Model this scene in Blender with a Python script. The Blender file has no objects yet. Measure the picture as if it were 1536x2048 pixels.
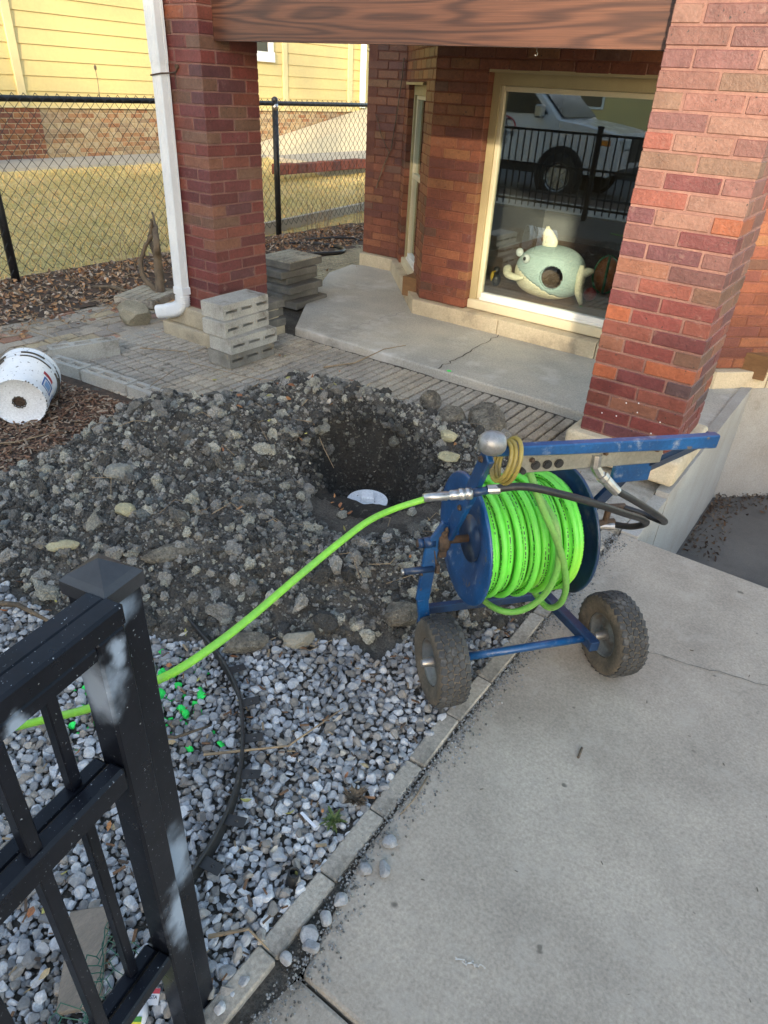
import bpy, math, random
import numpy as np
from mathutils import Vector, Matrix
R = math.radians
random.seed(7); rng = np.random.default_rng(11)
scene = bpy.context.scene; COL = scene.collection

# ---------------------------------------------------------------- camera, sky, sun, exposure
cam_d = bpy.data.cameras.new("camera"); cam = bpy.data.objects.new("camera", cam_d); COL.objects.link(cam)
CR = Vector((0.80317, 0.59373, 0.04906)); CU = Vector((-0.35015, 0.40381, 0.84518)); CF = Vector((-0.48200, 0.69600, -0.53222))
CP = Vector((0.98344, -3.07944, 1.38705))
m = Matrix((CR, CU, -CF)).transposed().to_4x4(); m.translation = CP; cam.matrix_world = m
cam_d.sensor_fit = 'VERTICAL'; cam_d.sensor_height = 24.0; cam_d.sensor_width = 18.0
cam_d.lens = 24.0 * 1353.73 / 2048.0; cam_d.clip_start = 0.02; cam_d.clip_end = 500
scene.camera = cam
SUN = Vector((0.45, -1.0, 0.29)).normalized()          # towards the sun
el = math.asin(SUN.z)
world = bpy.data.worlds.new("World"); scene.world = world; world.use_nodes = True
nt = world.node_tree; nt.nodes.clear()
sky = nt.nodes.new("ShaderNodeTexSky"); sky.sky_type = 'NISHITA'; sky.sun_disc = False
sky.sun_elevation = el; sky.sun_rotation = math.atan2(SUN.x, SUN.y)
bg = nt.nodes.new("ShaderNodeBackground"); bg.inputs[1].default_value = 0.15
wo = nt.nodes.new("ShaderNodeOutputWorld"); wb = nt.nodes.new('ShaderNodeMix'); wb.data_type = 'RGBA'; wb.blend_type = 'MULTIPLY'; wb.inputs[0].default_value = 1; wb.inputs[7].default_value = (1.10, 1.02, .92, 1); nt.links.new(sky.outputs[0], wb.inputs[6]); nt.links.new(wb.outputs[2], bg.inputs[0]); nt.links.new(bg.outputs[0], wo.inputs[0])
sd = bpy.data.lights.new("sun", 'SUN'); sd.energy = 2.2; sd.angle = R(2.0); sd.color = (1.0, 0.86, 0.64)
so = bpy.data.objects.new("sun", sd); COL.objects.link(so); so.rotation_euler = SUN.to_track_quat('Z', 'Y').to_euler(); so.location = (3, -6, 6)
scene.view_settings.view_transform = 'Standard'; scene.view_settings.look = 'None'; scene.view_settings.gamma = 1.0
scene.view_settings.exposure = 2.2
scene.cycles.max_bounces = 6; scene.cycles.use_denoising = True

# ---------------------------------------------------------------- materials
def mat(name, col, col2=None, rough=.7, metal=0., scale=6., detail=6., lo=.35, hi=.65, bump=0., bscale=40., bdist=.01, attr=False, spec=.5,
        speck=None, speck_scale=120., speck_amt=.35, stretch=(1, 1, 1), fine=.18, coat=0., dust=None, dust_lo=.5, dust_hi=.7, dust_scale=5., fs=110.):
    """Noise-mixed principled material; attr multiplies by the face colour 'Col'; speck / dust add second and third colour patches."""
    mt = bpy.data.materials.new(name); mt.use_nodes = True; n = mt.node_tree; N = n.nodes; L = n.links
    b = N["Principled BSDF"]; tc = N.new("ShaderNodeTexCoord"); mp = N.new("ShaderNodeMapping"); mp.inputs['Scale'].default_value = stretch
    L.new(tc.outputs['Object'], mp.inputs[0]); V = mp.outputs[0]
    def noise(sc, det=6., rg=.6):
        t = N.new("ShaderNodeTexNoise"); t.inputs['Scale'].default_value = sc; t.inputs['Detail'].default_value = det; t.inputs['Roughness'].default_value = rg
        L.new(V, t.inputs['Vector']); return t.outputs['Fac']
    def ramp(f, a, c):
        r = N.new("ShaderNodeMapRange"); r.inputs['From Min'].default_value = a; r.inputs['From Max'].default_value = c; L.new(f, r.inputs['Value']); return r.outputs[0]
    def mix(f, A, B, mode='MIX'):
        x = N.new("ShaderNodeMix"); x.data_type = 'RGBA'; x.blend_type = mode
        if hasattr(f, 'links'): L.new(f, x.inputs[0])
        else: x.inputs[0].default_value = f
        for s, v in ((6, A), (7, B)):
            if hasattr(v, 'links'): L.new(v, x.inputs[s])
            else: x.inputs[s].default_value = (*v, 1)
        return x.outputs[2]
    col2 = col2 or tuple(c * .72 for c in col)
    c = mix(ramp(noise(scale, detail), lo, hi), col, col2)
    if fine:
        f = ramp(noise(fs, 5, .75), .32, .68); g = N.new("ShaderNodeMapRange"); g.inputs['To Min'].default_value = 1 - fine; g.inputs['To Max'].default_value = 1 + fine
        L.new(f, g.inputs['Value']); cc = N.new("ShaderNodeCombineColor"); [L.new(g.outputs[0], cc.inputs[i]) for i in range(3)]
        c = mix(1., c, cc.outputs[0], 'MULTIPLY')
    if attr:
        a = N.new("ShaderNodeAttribute"); a.attribute_name = 'Col'; c = mix(1., c, a.outputs['Color'], 'MULTIPLY')
    if speck:
        c = mix(ramp(noise(speck_scale, 2, .5), 1 - speck_amt, 1 - speck_amt + .05), c, speck)
    if dust:
        c = mix(ramp(noise(dust_scale, 8, .7), dust_lo, dust_hi), c, dust)
    L.new(c, b.inputs['Base Color']); b.inputs['Roughness'].default_value = rough; b.inputs['Metallic'].default_value = metal
    b.inputs['Specular IOR Level'].default_value = spec; b.inputs['Coat Weight'].default_value = coat; b.inputs['Coat Roughness'].default_value = .15
    rr = N.new("ShaderNodeMapRange"); rr.inputs['To Min'].default_value = max(rough - .12, .03); rr.inputs['To Max'].default_value = min(rough + .15, 1); L.new(noise(scale * 3, 5), rr.inputs['Value']); L.new(rr.outputs[0], b.inputs['Roughness'])
    if bump:
        bp = N.new("ShaderNodeBump"); bp.inputs['Strength'].default_value = bump; bp.inputs['Distance'].default_value = bdist
        L.new(noise(bscale, 8, .68), bp.inputs['Height']); L.new(bp.outputs[0], b.inputs['Normal'])
    mt['b'] = 1
    return mt

M = {}
M['brick'] = mat('glazed_brick', (1, 1, 1), (.78, .72, .70), rough=.5, scale=9, attr=True, bump=.5, bscale=70, bdist=.006, fine=.22, fs=60, speck=(.03, .02, .02), speck_scale=75, speck_amt=.315, dust=(.20, .12, .10), dust_lo=.60, dust_hi=.78, dust_scale=16)
M['mortar'] = mat('mortar', (.215, .112, .090), (.155, .078, .066), rough=.9, scale=12, bump=.4, bscale=90, bdist=.004)
M['mortar_dark'] = mat('painted_mortar', (.20, .075, .045), (.14, .05, .035), rough=.85, scale=12, bump=.4, bscale=90, bdist=.004)
M['lime'] = mat('limestone', (.56, .48, .34), (.44, .36, .25), rough=.85, scale=5, bump=.35, bscale=50, bdist=.006, dust=(.25, .22, .17), dust_lo=.55, dust_hi=.75)
M['lime2'] = mat('weathered_concrete', (.42, .36, .26), (.27, .24, .18), rough=.9, scale=6, bump=.5, bscale=45, bdist=.008, dust=(.15, .13, .10), dust_lo=.52, dust_hi=.7)
M['slab'] = mat('worn_slab', (.46, .43, .37), (.34, .33, .30), rough=.75, scale=2.2, bump=.25, bscale=70, bdist=.004, dust=(.54, .53, .50), dust_lo=.52, dust_hi=.68, dust_scale=3, fine=.28, fs=90)
M['walk'] = mat('broomed_concrete', (.40, .345, .28), (.285, .245, .20), rough=.9, scale=2.6, bump=.55, bscale=180, bdist=.003, fine=.24, fs=125, speck=(.15, .13, .105), speck_scale=22, speck_amt=.27, dust=(.41, .36, .30), dust_lo=.54, dust_hi=.75, dust_scale=9)
M['rough'] = mat('rough_concrete', (.40, .38, .34), (.24, .22, .19), rough=.95, scale=14, bump=.8, bscale=60, bdist=.01, dust=(.12, .11, .09), dust_lo=.55, dust_hi=.66, dust_scale=12)
M['plaster'] = mat('wall_plaster', (.36, .35, .33), (.30, .28, .25), rough=.9, scale=2.5, bump=.25, bscale=25, bdist=.01, dust=(.20, .18, .15), dust_lo=.62, dust_hi=.8)
M['stairfloor'] = mat('dark_concrete', (.13, .12, .11), (.08, .075, .07), rough=.7, scale=3, bump=.4, bscale=60)  # plain grey, darker than the other concretes
M['paver'] = mat('paver', (.40, .355, .29), (.29, .26, .22), rough=.9, scale=4, attr=True, bump=.7, bscale=110, bdist=.006, fine=.3, fs=90, dust=(.13, .115, .09), dust_lo=.56, dust_hi=.70, dust_scale=7)
M['cmu'] = mat('cement_block', (.42, .405, .365), (.32, .31, .28), rough=.95, scale=7, bump=.8, bscale=160, bdist=.005, fine=.25, dust=(.17, .15, .12), dust_lo=.56, dust_hi=.7)
M['cmu2'] = mat('cement_block_stained', (.27, .26, .23), (.15, .14, .12), rough=.95, scale=7, bump=.8, bscale=160, bdist=.005, fine=.25, dust=(.36, .28, .17), dust_lo=.58, dust_hi=.72)
M['darkblock'] = mat('dark_paver', (.16, .15, .135), (.10, .095, .085), rough=.9, scale=8, bump=.5, bscale=90)
M['soil'] = mat('dug_soil', (.125, .110, .090), (.06, .053, .044), rough=1, scale=9, bump=1., bscale=55, bdist=.02, fine=.6, fs=150, attr=True, dust=(.15, .14, .115), dust_lo=.58, dust_hi=.66, dust_scale=30)
M['clod'] = mat('clods', (1, 1, 1), (.7, .7, .68), rough=1, scale=40, attr=True, bump=1., bscale=170, bdist=.008, fine=.55, fs=170, speck=(.30, .28, .24), speck_scale=260, speck_amt=.33)
M['stone'] = mat('gravel', (1, 1, 1), (.74, .76, .8), rough=.75, scale=22, attr=True, bump=.6, bscale=120, bdist=.004, fine=.25, fs=120)
M['rock'] = mat('lump_rock', (.22, .20, .16), (.09, .08, .066), rough=.95, scale=22, bump=1., bscale=90, bdist=.015, fine=.55, fs=90, speck=(.36, .34, .28), speck_scale=120, speck_amt=.33)
M['yrock'] = mat('yellow_rock', (.46, .42, .27), (.30, .28, .18), rough=.95, scale=14, bump=1., bscale=60, bdist=.01, fine=.2)
M['leaf'] = mat('dry_leaves', (1, 1, 1), (.7, .66, .6), rough=.8, scale=30, attr=True)
M['twig'] = mat('dry_stems', (.34, .25, .15), (.2, .15, .1), rough=.9, scale=20)
M['bark'] = mat('bark', (.20, .15, .10), (.09, .07, .05), rough=.95, scale=14, bump=1., bscale=60, bdist=.012, stretch=(1, 1, .25))
M['grass'] = mat('dry_lawn', (.58, .46, .20), (.44, .38, .15), rough=1, scale=1.1, detail=8, bump=.8, bscale=30, bdist=.04, fine=.5, fs=14, dust=(.62, .48, .24), dust_lo=.5, dust_hi=.62, dust_scale=3)
M['blade'] = mat('grass_blade', (.66, .52, .24), (.48, .42, .17), rough=.9, scale=1.3, attr=True)
M['siding'] = mat('yellow_siding', (.62, .48, .19), (.53, .41, .18), rough=.6, scale=.9, fine=.05, fs=20, bump=.05, bscale=12)
M['trimy'] = mat('cream_trim', (.62, .50, .26), (.58, .47, .24), rough=.6, fine=.03)
M['found'] = mat('old_brick', (1, 1, 1), (.7, .6, .5), rough=.9, scale=14, attr=True, bump=.5, bscale=50)
M['foundm'] = mat('old_mortar', (.42, .33, .2), (.34, .26, .16), rough=.95, scale=9, bump=.5)
M['path'] = mat('light_concrete', (.40, .37, .31), (.34, .31, .26), rough=.9, scale=3, bump=.3, bscale=50)
M['rampc'] = mat('pale_ramp', (.55, .48, .33), (.48, .42, .3), rough=.9, scale=3)
M['blackmetal'] = mat('black_vinyl', (.012, .012, .013), (.02, .02, .022), rough=.35, scale=8, bump=.1)
M['wire'] = mat('black_wire', (.012, .012, .012), (.03, .028, .025), rough=.5, scale=8)
M['white'] = mat('white_metal', (.72, .74, .76), (.62, .65, .68), rough=.4, scale=3, fine=.04, dust=(.35, .33, .30), dust_lo=.66, dust_hi=.85, dust_scale=9, bump=.05)
M['pvc'] = mat('white_pvc', (.78, .80, .82), (.70, .72, .75), rough=.45, scale=6, speck=(.03, .03, .03), speck_scale=45, speck_amt=.31)
M['tan'] = mat('tan_casing', (.44, .36, .20), (.38, .31, .17), rough=.55, scale=4, fine=.06)
M['cream'] = mat('cream_frame', (.66, .58, .40), (.6, .52, .36), rough=.5, scale=4, fine=.05)
M['whitef'] = mat('white_frame', (.78, .77, .73), (.7, .69, .66), rough=.45, scale=4, fine=.04)
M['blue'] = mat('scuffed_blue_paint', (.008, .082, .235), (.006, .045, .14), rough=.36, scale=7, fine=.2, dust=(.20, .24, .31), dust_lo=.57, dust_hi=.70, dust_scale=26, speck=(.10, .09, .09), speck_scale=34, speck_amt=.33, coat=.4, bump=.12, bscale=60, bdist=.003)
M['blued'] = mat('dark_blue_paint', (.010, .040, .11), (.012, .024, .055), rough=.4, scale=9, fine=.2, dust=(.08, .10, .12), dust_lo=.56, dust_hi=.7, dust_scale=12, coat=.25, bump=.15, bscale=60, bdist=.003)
M['steel'] = mat('zinc_steel', (.55, .54, .52), (.40, .38, .36), rough=.35, metal=.85, scale=18, dust=(.2, .16, .12), dust_lo=.6, dust_hi=.75)
M['plate'] = mat('grey_plate', (.34, .33, .28), (.25, .24, .2), rough=.45, metal=.5, scale=10, dust=(.16, .13, .1), dust_lo=.6, dust_hi=.75)
M['rust'] = mat('rusty_iron', (.14, .085, .05), (.06, .045, .035), rough=.75, metal=.3, scale=25, bump=.4, bscale=80, bdist=.003)
M['rubber'] = mat('dusty_rubber', (.060, .060, .060), (.030, .030, .030), rough=.85, scale=12, fine=.3, dust=(.17, .16, .145), dust_lo=.54, dust_hi=.70, dust_scale=14, bump=.3, bscale=90, bdist=.003)
M['mudrub'] = mat('muddy_sidewall', (.15, .12, .085), (.07, .06, .047), rough=.95, scale=14, bump=.5, bscale=60, bdist=.005, fine=.3)
M['rim'] = mat('grey_rim', (.22, .23, .23), (.15, .15, .14), rough=.5, metal=.3, scale=9, dust=(.12, .09, .06), dust_lo=.52, dust_hi=.66)
M['black'] = mat('black_rubber', (.014, .014, .015), (.028, .027, .027), rough=.45, scale=14, fine=.2, dust=(.10, .095, .085), dust_lo=.6, dust_hi=.75, dust_scale=20)
M['plastic'] = mat('black_plastic', (.016, .016, .017), (.028, .027, .026), rough=.55, scale=14, dust=(.13, .12, .1), dust_lo=.58, dust_hi=.74, dust_scale=22)
M['yhose'] = mat('yellow_hose', (.35, .27, .05), (.22, .17, .05), rough=.45, scale=14, dust=(.1, .09, .05), dust_lo=.55, dust_hi=.7)
M['mulch'] = mat('mulch', (1, 1, 1), (.6, .6, .6), rough=1, scale=40, attr=True)
M['bed'] = mat('bed_soil', (.12, .075, .05), (.06, .045, .035), rough=1, scale=20, bump=1., bscale=60, bdist=.02, fine=.3)
M['asphalt'] = mat('asphalt', (.055, .055, .055), (.04, .04, .04), rough=.9, scale=3, bump=.3, bscale=100)
M['green'] = mat('green_weed', (.07, .12, .03), (.12, .14, .04), rough=.6, scale=30, attr=False)
M['tyre'] = mat('truck_tyre', (.02, .02, .02), rough=.8)
M['truck'] = mat('truck_paint', (.60, .60, .62), (.50, .50, .53), rough=.25, scale=1, fine=0, coat=.6)
M['dglass'] = mat('dark_glass', (.02, .025, .03), rough=.05, fine=0)
M['interior'] = mat('room_wall', (.24, .23, .22), (.2, .2, .19), rough=.9, scale=1)
M['wfloor'] = mat('wood_floor', (.26, .15, .07), (.17, .09, .04), rough=.4, scale=5, stretch=(.3, 4, 1))
M['deckw'] = mat('deck_timber', (.34, .22, .13), (.25, .16, .09), rough=.8, scale=4, stretch=(6, 1, 1))
M['mesh_green'] = mat('green_netting', (.010, .075, .060), (.015, .10, .08), rough=.5, fine=0)
M['board'] = mat('grey_board', (.25, .21, .17), (.17, .145, .12), rough=.9, scale=5, stretch=(6, 1, 6), bump=.5, bscale=30)

def plain(name, col, rough=.5, metal=0., emit=None):
    mt = mat(name, col, tuple(c * .88 for c in col), rough=rough, metal=metal, fine=.05); return mt
M['plush'] = mat('plush_teal', (.44, .54, .50), (.38, .48, .45), rough=.95, scale=6, bump=.5, bscale=200, bdist=.003)
M['plushc'] = mat('plush_cream', (.85, .78, .58), (.78, .70, .50), rough=.95, scale=6, bump=.5, bscale=200, bdist=.003)
M['eyew'] = plain('eye_white', (.55, .57, .55)); M['eyeb'] = plain('eye_black', (.01, .01, .01), .3)
M['bead'] = plain('toy_black', (.015, .015, .018), .4); M['toyy'] = plain('toy_yellow', (.6, .4, .03)); M['toyg'] = plain('toy_green', (.03, .2, .05))
M['toyo'] = plain('toy_orange', (.5, .16, .03)); M['toyr'] = plain('toy_red', (.4, .03, .02), .3)
M['tagr'] = plain('label_red', (.45, .04, .06)); M['tagy'] = plain('label_yellow', (.70, .62, .04)); M['tagg'] = plain('label_green', (.06, .22, .03))
M['tagw'] = plain('label_white', (.68, .7, .75)); M['ink'] = plain('ink', (.02, .02, .05)); M['inkb'] = plain('ink_blue', (.03, .13, .40)); M['inkl'] = plain('ink_light_blue', (.18, .36, .62))
M['amber'] = plain('amber_lens', (.6, .2, .02), .2); M['redt'] = plain('red_paint', (.5, .02, .02), .4); M['lens'] = plain('clear_lens', (.5, .55, .6), .08, .4)
M['neon'] = plain('marking_paint', (.02, .80, .10), .6)

def wood_mat():
    mt = bpy.data.materials.new('stained_wood'); mt.use_nodes = True; n = mt.node_tree; N = n.nodes; L = n.links; b = N["Principled BSDF"]
    tc = N.new("ShaderNodeTexCoord"); mp = N.new("ShaderNodeMapping"); mp.inputs['Scale'].default_value = (.40, .40, 4.6); L.new(tc.outputs['Object'], mp.inputs[0])
    n1 = N.new("ShaderNodeTexNoise"); n1.inputs['Scale'].default_value = 1.7; n1.inputs['Detail'].default_value = 1.2; L.new(mp.outputs[0], n1.inputs[0])
    mu = N.new("ShaderNodeMath"); mu.operation = 'MULTIPLY'; mu.inputs[1].default_value = 84; L.new(n1.outputs['Fac'], mu.inputs[0])
    si = N.new("ShaderNodeMath"); si.operation = 'SINE'; L.new(mu.outputs[0], si.inputs[0])
    mr = N.new("ShaderNodeMapRange"); mr.inputs['From Min'].default_value = -.6; mr.inputs['From Max'].default_value = 1.; L.new(si.outputs[0], mr.inputs['Value'])
    m2 = N.new("ShaderNodeMapping"); m2.inputs['Scale'].default_value = (3, 3, 160); L.new(tc.outputs['Object'], m2.inputs[0])
    n2 = N.new("ShaderNodeTexNoise"); n2.inputs['Scale'].default_value = 1.2; n2.inputs['Detail'].default_value = 5; L.new(m2.outputs[0], n2.inputs[0])
    x = N.new("ShaderNodeMix"); x.data_type = 'RGBA'; x.inputs[6].default_value = (.112, .046, .027, 1); x.inputs[7].default_value = (.052, .021, .014, 1); L.new(mr.outputs[0], x.inputs[0])
    y = N.new("ShaderNodeMix"); y.data_type = 'RGBA'; y.blend_type = 'MULTIPLY'; y.inputs[0].default_value = .75; L.new(x.outputs[2], y.inputs[6])
    cr = N.new("ShaderNodeMapRange"); cr.inputs['From Min'].default_value = .3; cr.inputs['From Max'].default_value = .7; cr.inputs['To Min'].default_value = .55; cr.inputs['To Max'].default_value = 1.25
    L.new(n2.outputs['Fac'], cr.inputs['Value']); cc = N.new("ShaderNodeCombineColor"); [L.new(cr.outputs[0], cc.inputs[i]) for i in range(3)]; L.new(cc.outputs[0], y.inputs[7])
    L.new(y.outputs[2], b.inputs['Base Color']); b.inputs['Roughness'].default_value = .5
    bp = N.new("ShaderNodeBump"); bp.inputs['Strength'].default_value = .25; bp.inputs['Distance'].default_value = .003; L.new(n2.outputs['Fac'], bp.inputs['Height']); L.new(bp.outputs[0], b.inputs['Normal'])
    return mt
M['wood'] = wood_mat()

def glass_mat():
    mt = bpy.data.materials.new('window_glass'); mt.use_nodes = True; n = mt.node_tree; N = n.nodes; L = n.links; N.clear()
    o = N.new("ShaderNodeOutputMaterial"); t = N.new("ShaderNodeBsdfTransparent"); t.inputs[0].default_value = (.92, .95, .94, 1)
    g = N.new("ShaderNodeBsdfGlossy"); g.inputs['Roughness'].default_value = .0; g.inputs[0].default_value = (.95, 1, 1, 1)
    f = N.new("ShaderNodeFresnel"); f.inputs['IOR'].default_value = 1.8; mu = N.new("ShaderNodeMath"); mu.operation = 'MULTIPLY'; mu.inputs[1].default_value = 1.4; mu.use_clamp = True
    L.new(f.outputs[0], mu.inputs[0]); x = N.new("ShaderNodeMixShader"); L.new(mu.outputs[0], x.inputs[0]); L.new(t.outputs[0], x.inputs[1]); L.new(g.outputs[0], x.inputs[2]); L.new(x.outputs[0], o.inputs[0])
    return mt
M['glass'] = glass_mat()

def hose_mat():
    """Lime jetter hose: printed dashes run along it (UV: u metres along, v round)."""
    mt = mat('lime_hose', (.16, .74, .07), (.16, .58, .07), rough=.42, scale=5, fine=.06, dust=(.20, .34, .08), dust_lo=.58, dust_hi=.75, dust_scale=7)
    N = mt.node_tree.nodes; L = mt.node_tree.links; b = N["Principled BSDF"]; src = b.inputs['Base Color'].links[0].from_socket
    uv = N.new("ShaderNodeUVMap"); uv.uv_map = 'UVMap'; sp = N.new("ShaderNodeSeparateXYZ"); L.new(uv.outputs[0], sp.inputs[0])
    def mth(op, a, v=None):
        q = N.new("ShaderNodeMath"); q.operation = op
        L.new(a, q.inputs[0])
        if v is not None:
            if hasattr(v, 'links'): L.new(v, q.inputs[1])
            else: q.inputs[1].default_value = v
        return q.outputs[0]
    v = mth('ABSOLUTE', mth('SUBTRACT', mth('FRACT', mth('MULTIPLY', sp.outputs[1], 2.)), .5)); band = mth('LESS_THAN', v, .05)
    no = N.new("ShaderNodeTexNoise"); no.noise_dimensions = '1D'; no.inputs['Scale'].default_value = 130; L.new(sp.outputs[0], no.inputs['W'])
    n2 = N.new("ShaderNodeTexNoise"); n2.noise_dimensions = '1D'; n2.inputs['Scale'].default_value = 7; L.new(sp.outputs[0], n2.inputs['W'])
    f = mth('MULTIPLY', mth('MULTIPLY', band, mth('GREATER_THAN', no.outputs['Fac'], .47)), mth('GREATER_THAN', n2.outputs['Fac'], .43))
    x = N.new("ShaderNodeMix"); x.data_type = 'RGBA'; L.new(f, x.inputs[0]); L.new(src, x.inputs[6]); x.inputs[7].default_value = (.01, .03, .01, 1)
    n3 = N.new("ShaderNodeTexNoise"); n3.inputs['Scale'].default_value = 2.2; tc = N.new("ShaderNodeTexCoord"); L.new(tc.outputs['Object'], n3.inputs[0])
    y = N.new("ShaderNodeMix"); y.data_type = 'RGBA'; r = N.new("ShaderNodeMapRange"); r.inputs['From Min'].default_value = .48; r.inputs['From Max'].default_value = .62; L.new(n3.outputs['Fac'], r.inputs['Value'])
    L.new(r.outputs[0], y.inputs[0]); L.new(x.outputs[2], y.inputs[6]); y.inputs[7].default_value = (.42, .82, .06, 1)
    z = N.new("ShaderNodeMix"); z.data_type = 'RGBA'; L.new(f, z.inputs[0]); L.new(y.outputs[2], z.inputs[6]); z.inputs[7].default_value = (.01, .04, .01, 1)
    L.new(z.outputs[2], b.inputs['Base Color']); return mt
M['hose'] = hose_mat()

def fence_mat():
    """Black powder coat with white overspray patches and paint specks (patches are paint, fixed to the metal)."""
    mt = mat('oversprayed_black', (.004, .005, .008), (.009, .010, .015), rough=.30, scale=9, fine=.2, speck=(.25, .27, .3), speck_scale=260, speck_amt=.305, spec=.22)
    return mt
M['fence'] = fence_mat()

def spray_patches(mt, blobs, col=(.42, .50, .62)):
    """White spray patches: list of (centre, radius) in world space."""
    mt = mt.copy(); N = mt.node_tree.nodes; L = mt.node_tree.links; b = N["Principled BSDF"]; src = b.inputs['Base Color'].links[0].from_socket
    g = N.new("ShaderNodeNewGeometry"); no = N.new("ShaderNodeTexNoise"); no.inputs['Scale'].default_value = 26; no.inputs['Detail'].default_value = 5; L.new(g.outputs['Position'], no.inputs[0])
    tot = None
    for c, r, s in blobs:
        d = N.new("ShaderNodeVectorMath"); d.operation = 'SUBTRACT'; d.inputs[1].default_value = c; L.new(g.outputs['Position'], d.inputs[0])
        sc = N.new("ShaderNodeVectorMath"); sc.operation = 'MULTIPLY'; sc.inputs[1].default_value = s; L.new(d.outputs[0], sc.inputs[0])
        ln = N.new("ShaderNodeVectorMath"); ln.operation = 'LENGTH'; L.new(sc.outputs[0], ln.inputs[0])
        ad = N.new("ShaderNodeMath"); ad.operation = 'MULTIPLY_ADD'; ad.inputs[1].default_value = .05; L.new(no.outputs['Fac'], ad.inputs[0]); L.new(ln.outputs['Value'], ad.inputs[2])
        mr = N.new("ShaderNodeMapRange"); mr.interpolation_type = 'SMOOTHSTEP'; mr.inputs['From Min'].default_value = r * .2 + .025; mr.inputs['From Max'].default_value = r * 1.1 + .025; mr.inputs['To Min'].default_value = .62; mr.inputs['To Max'].default_value = 0
        L.new(ad.outputs[0], mr.inputs['Value'])
        if tot is None: tot = mr.outputs[0]
        else:
            mx = N.new("ShaderNodeMath"); mx.operation = 'MAXIMUM'; L.new(tot, mx.inputs[0]); L.new(mr.outputs[0], mx.inputs[1]); tot = mx.outputs[0]
    x = N.new("ShaderNodeMix"); x.data_type = 'RGBA'; L.new(tot, x.inputs[0]); L.new(src, x.inputs[6]); x.inputs[7].default_value = (*col, 1); L.new(x.outputs[2], b.inputs['Base Color'])
    return mt

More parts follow.
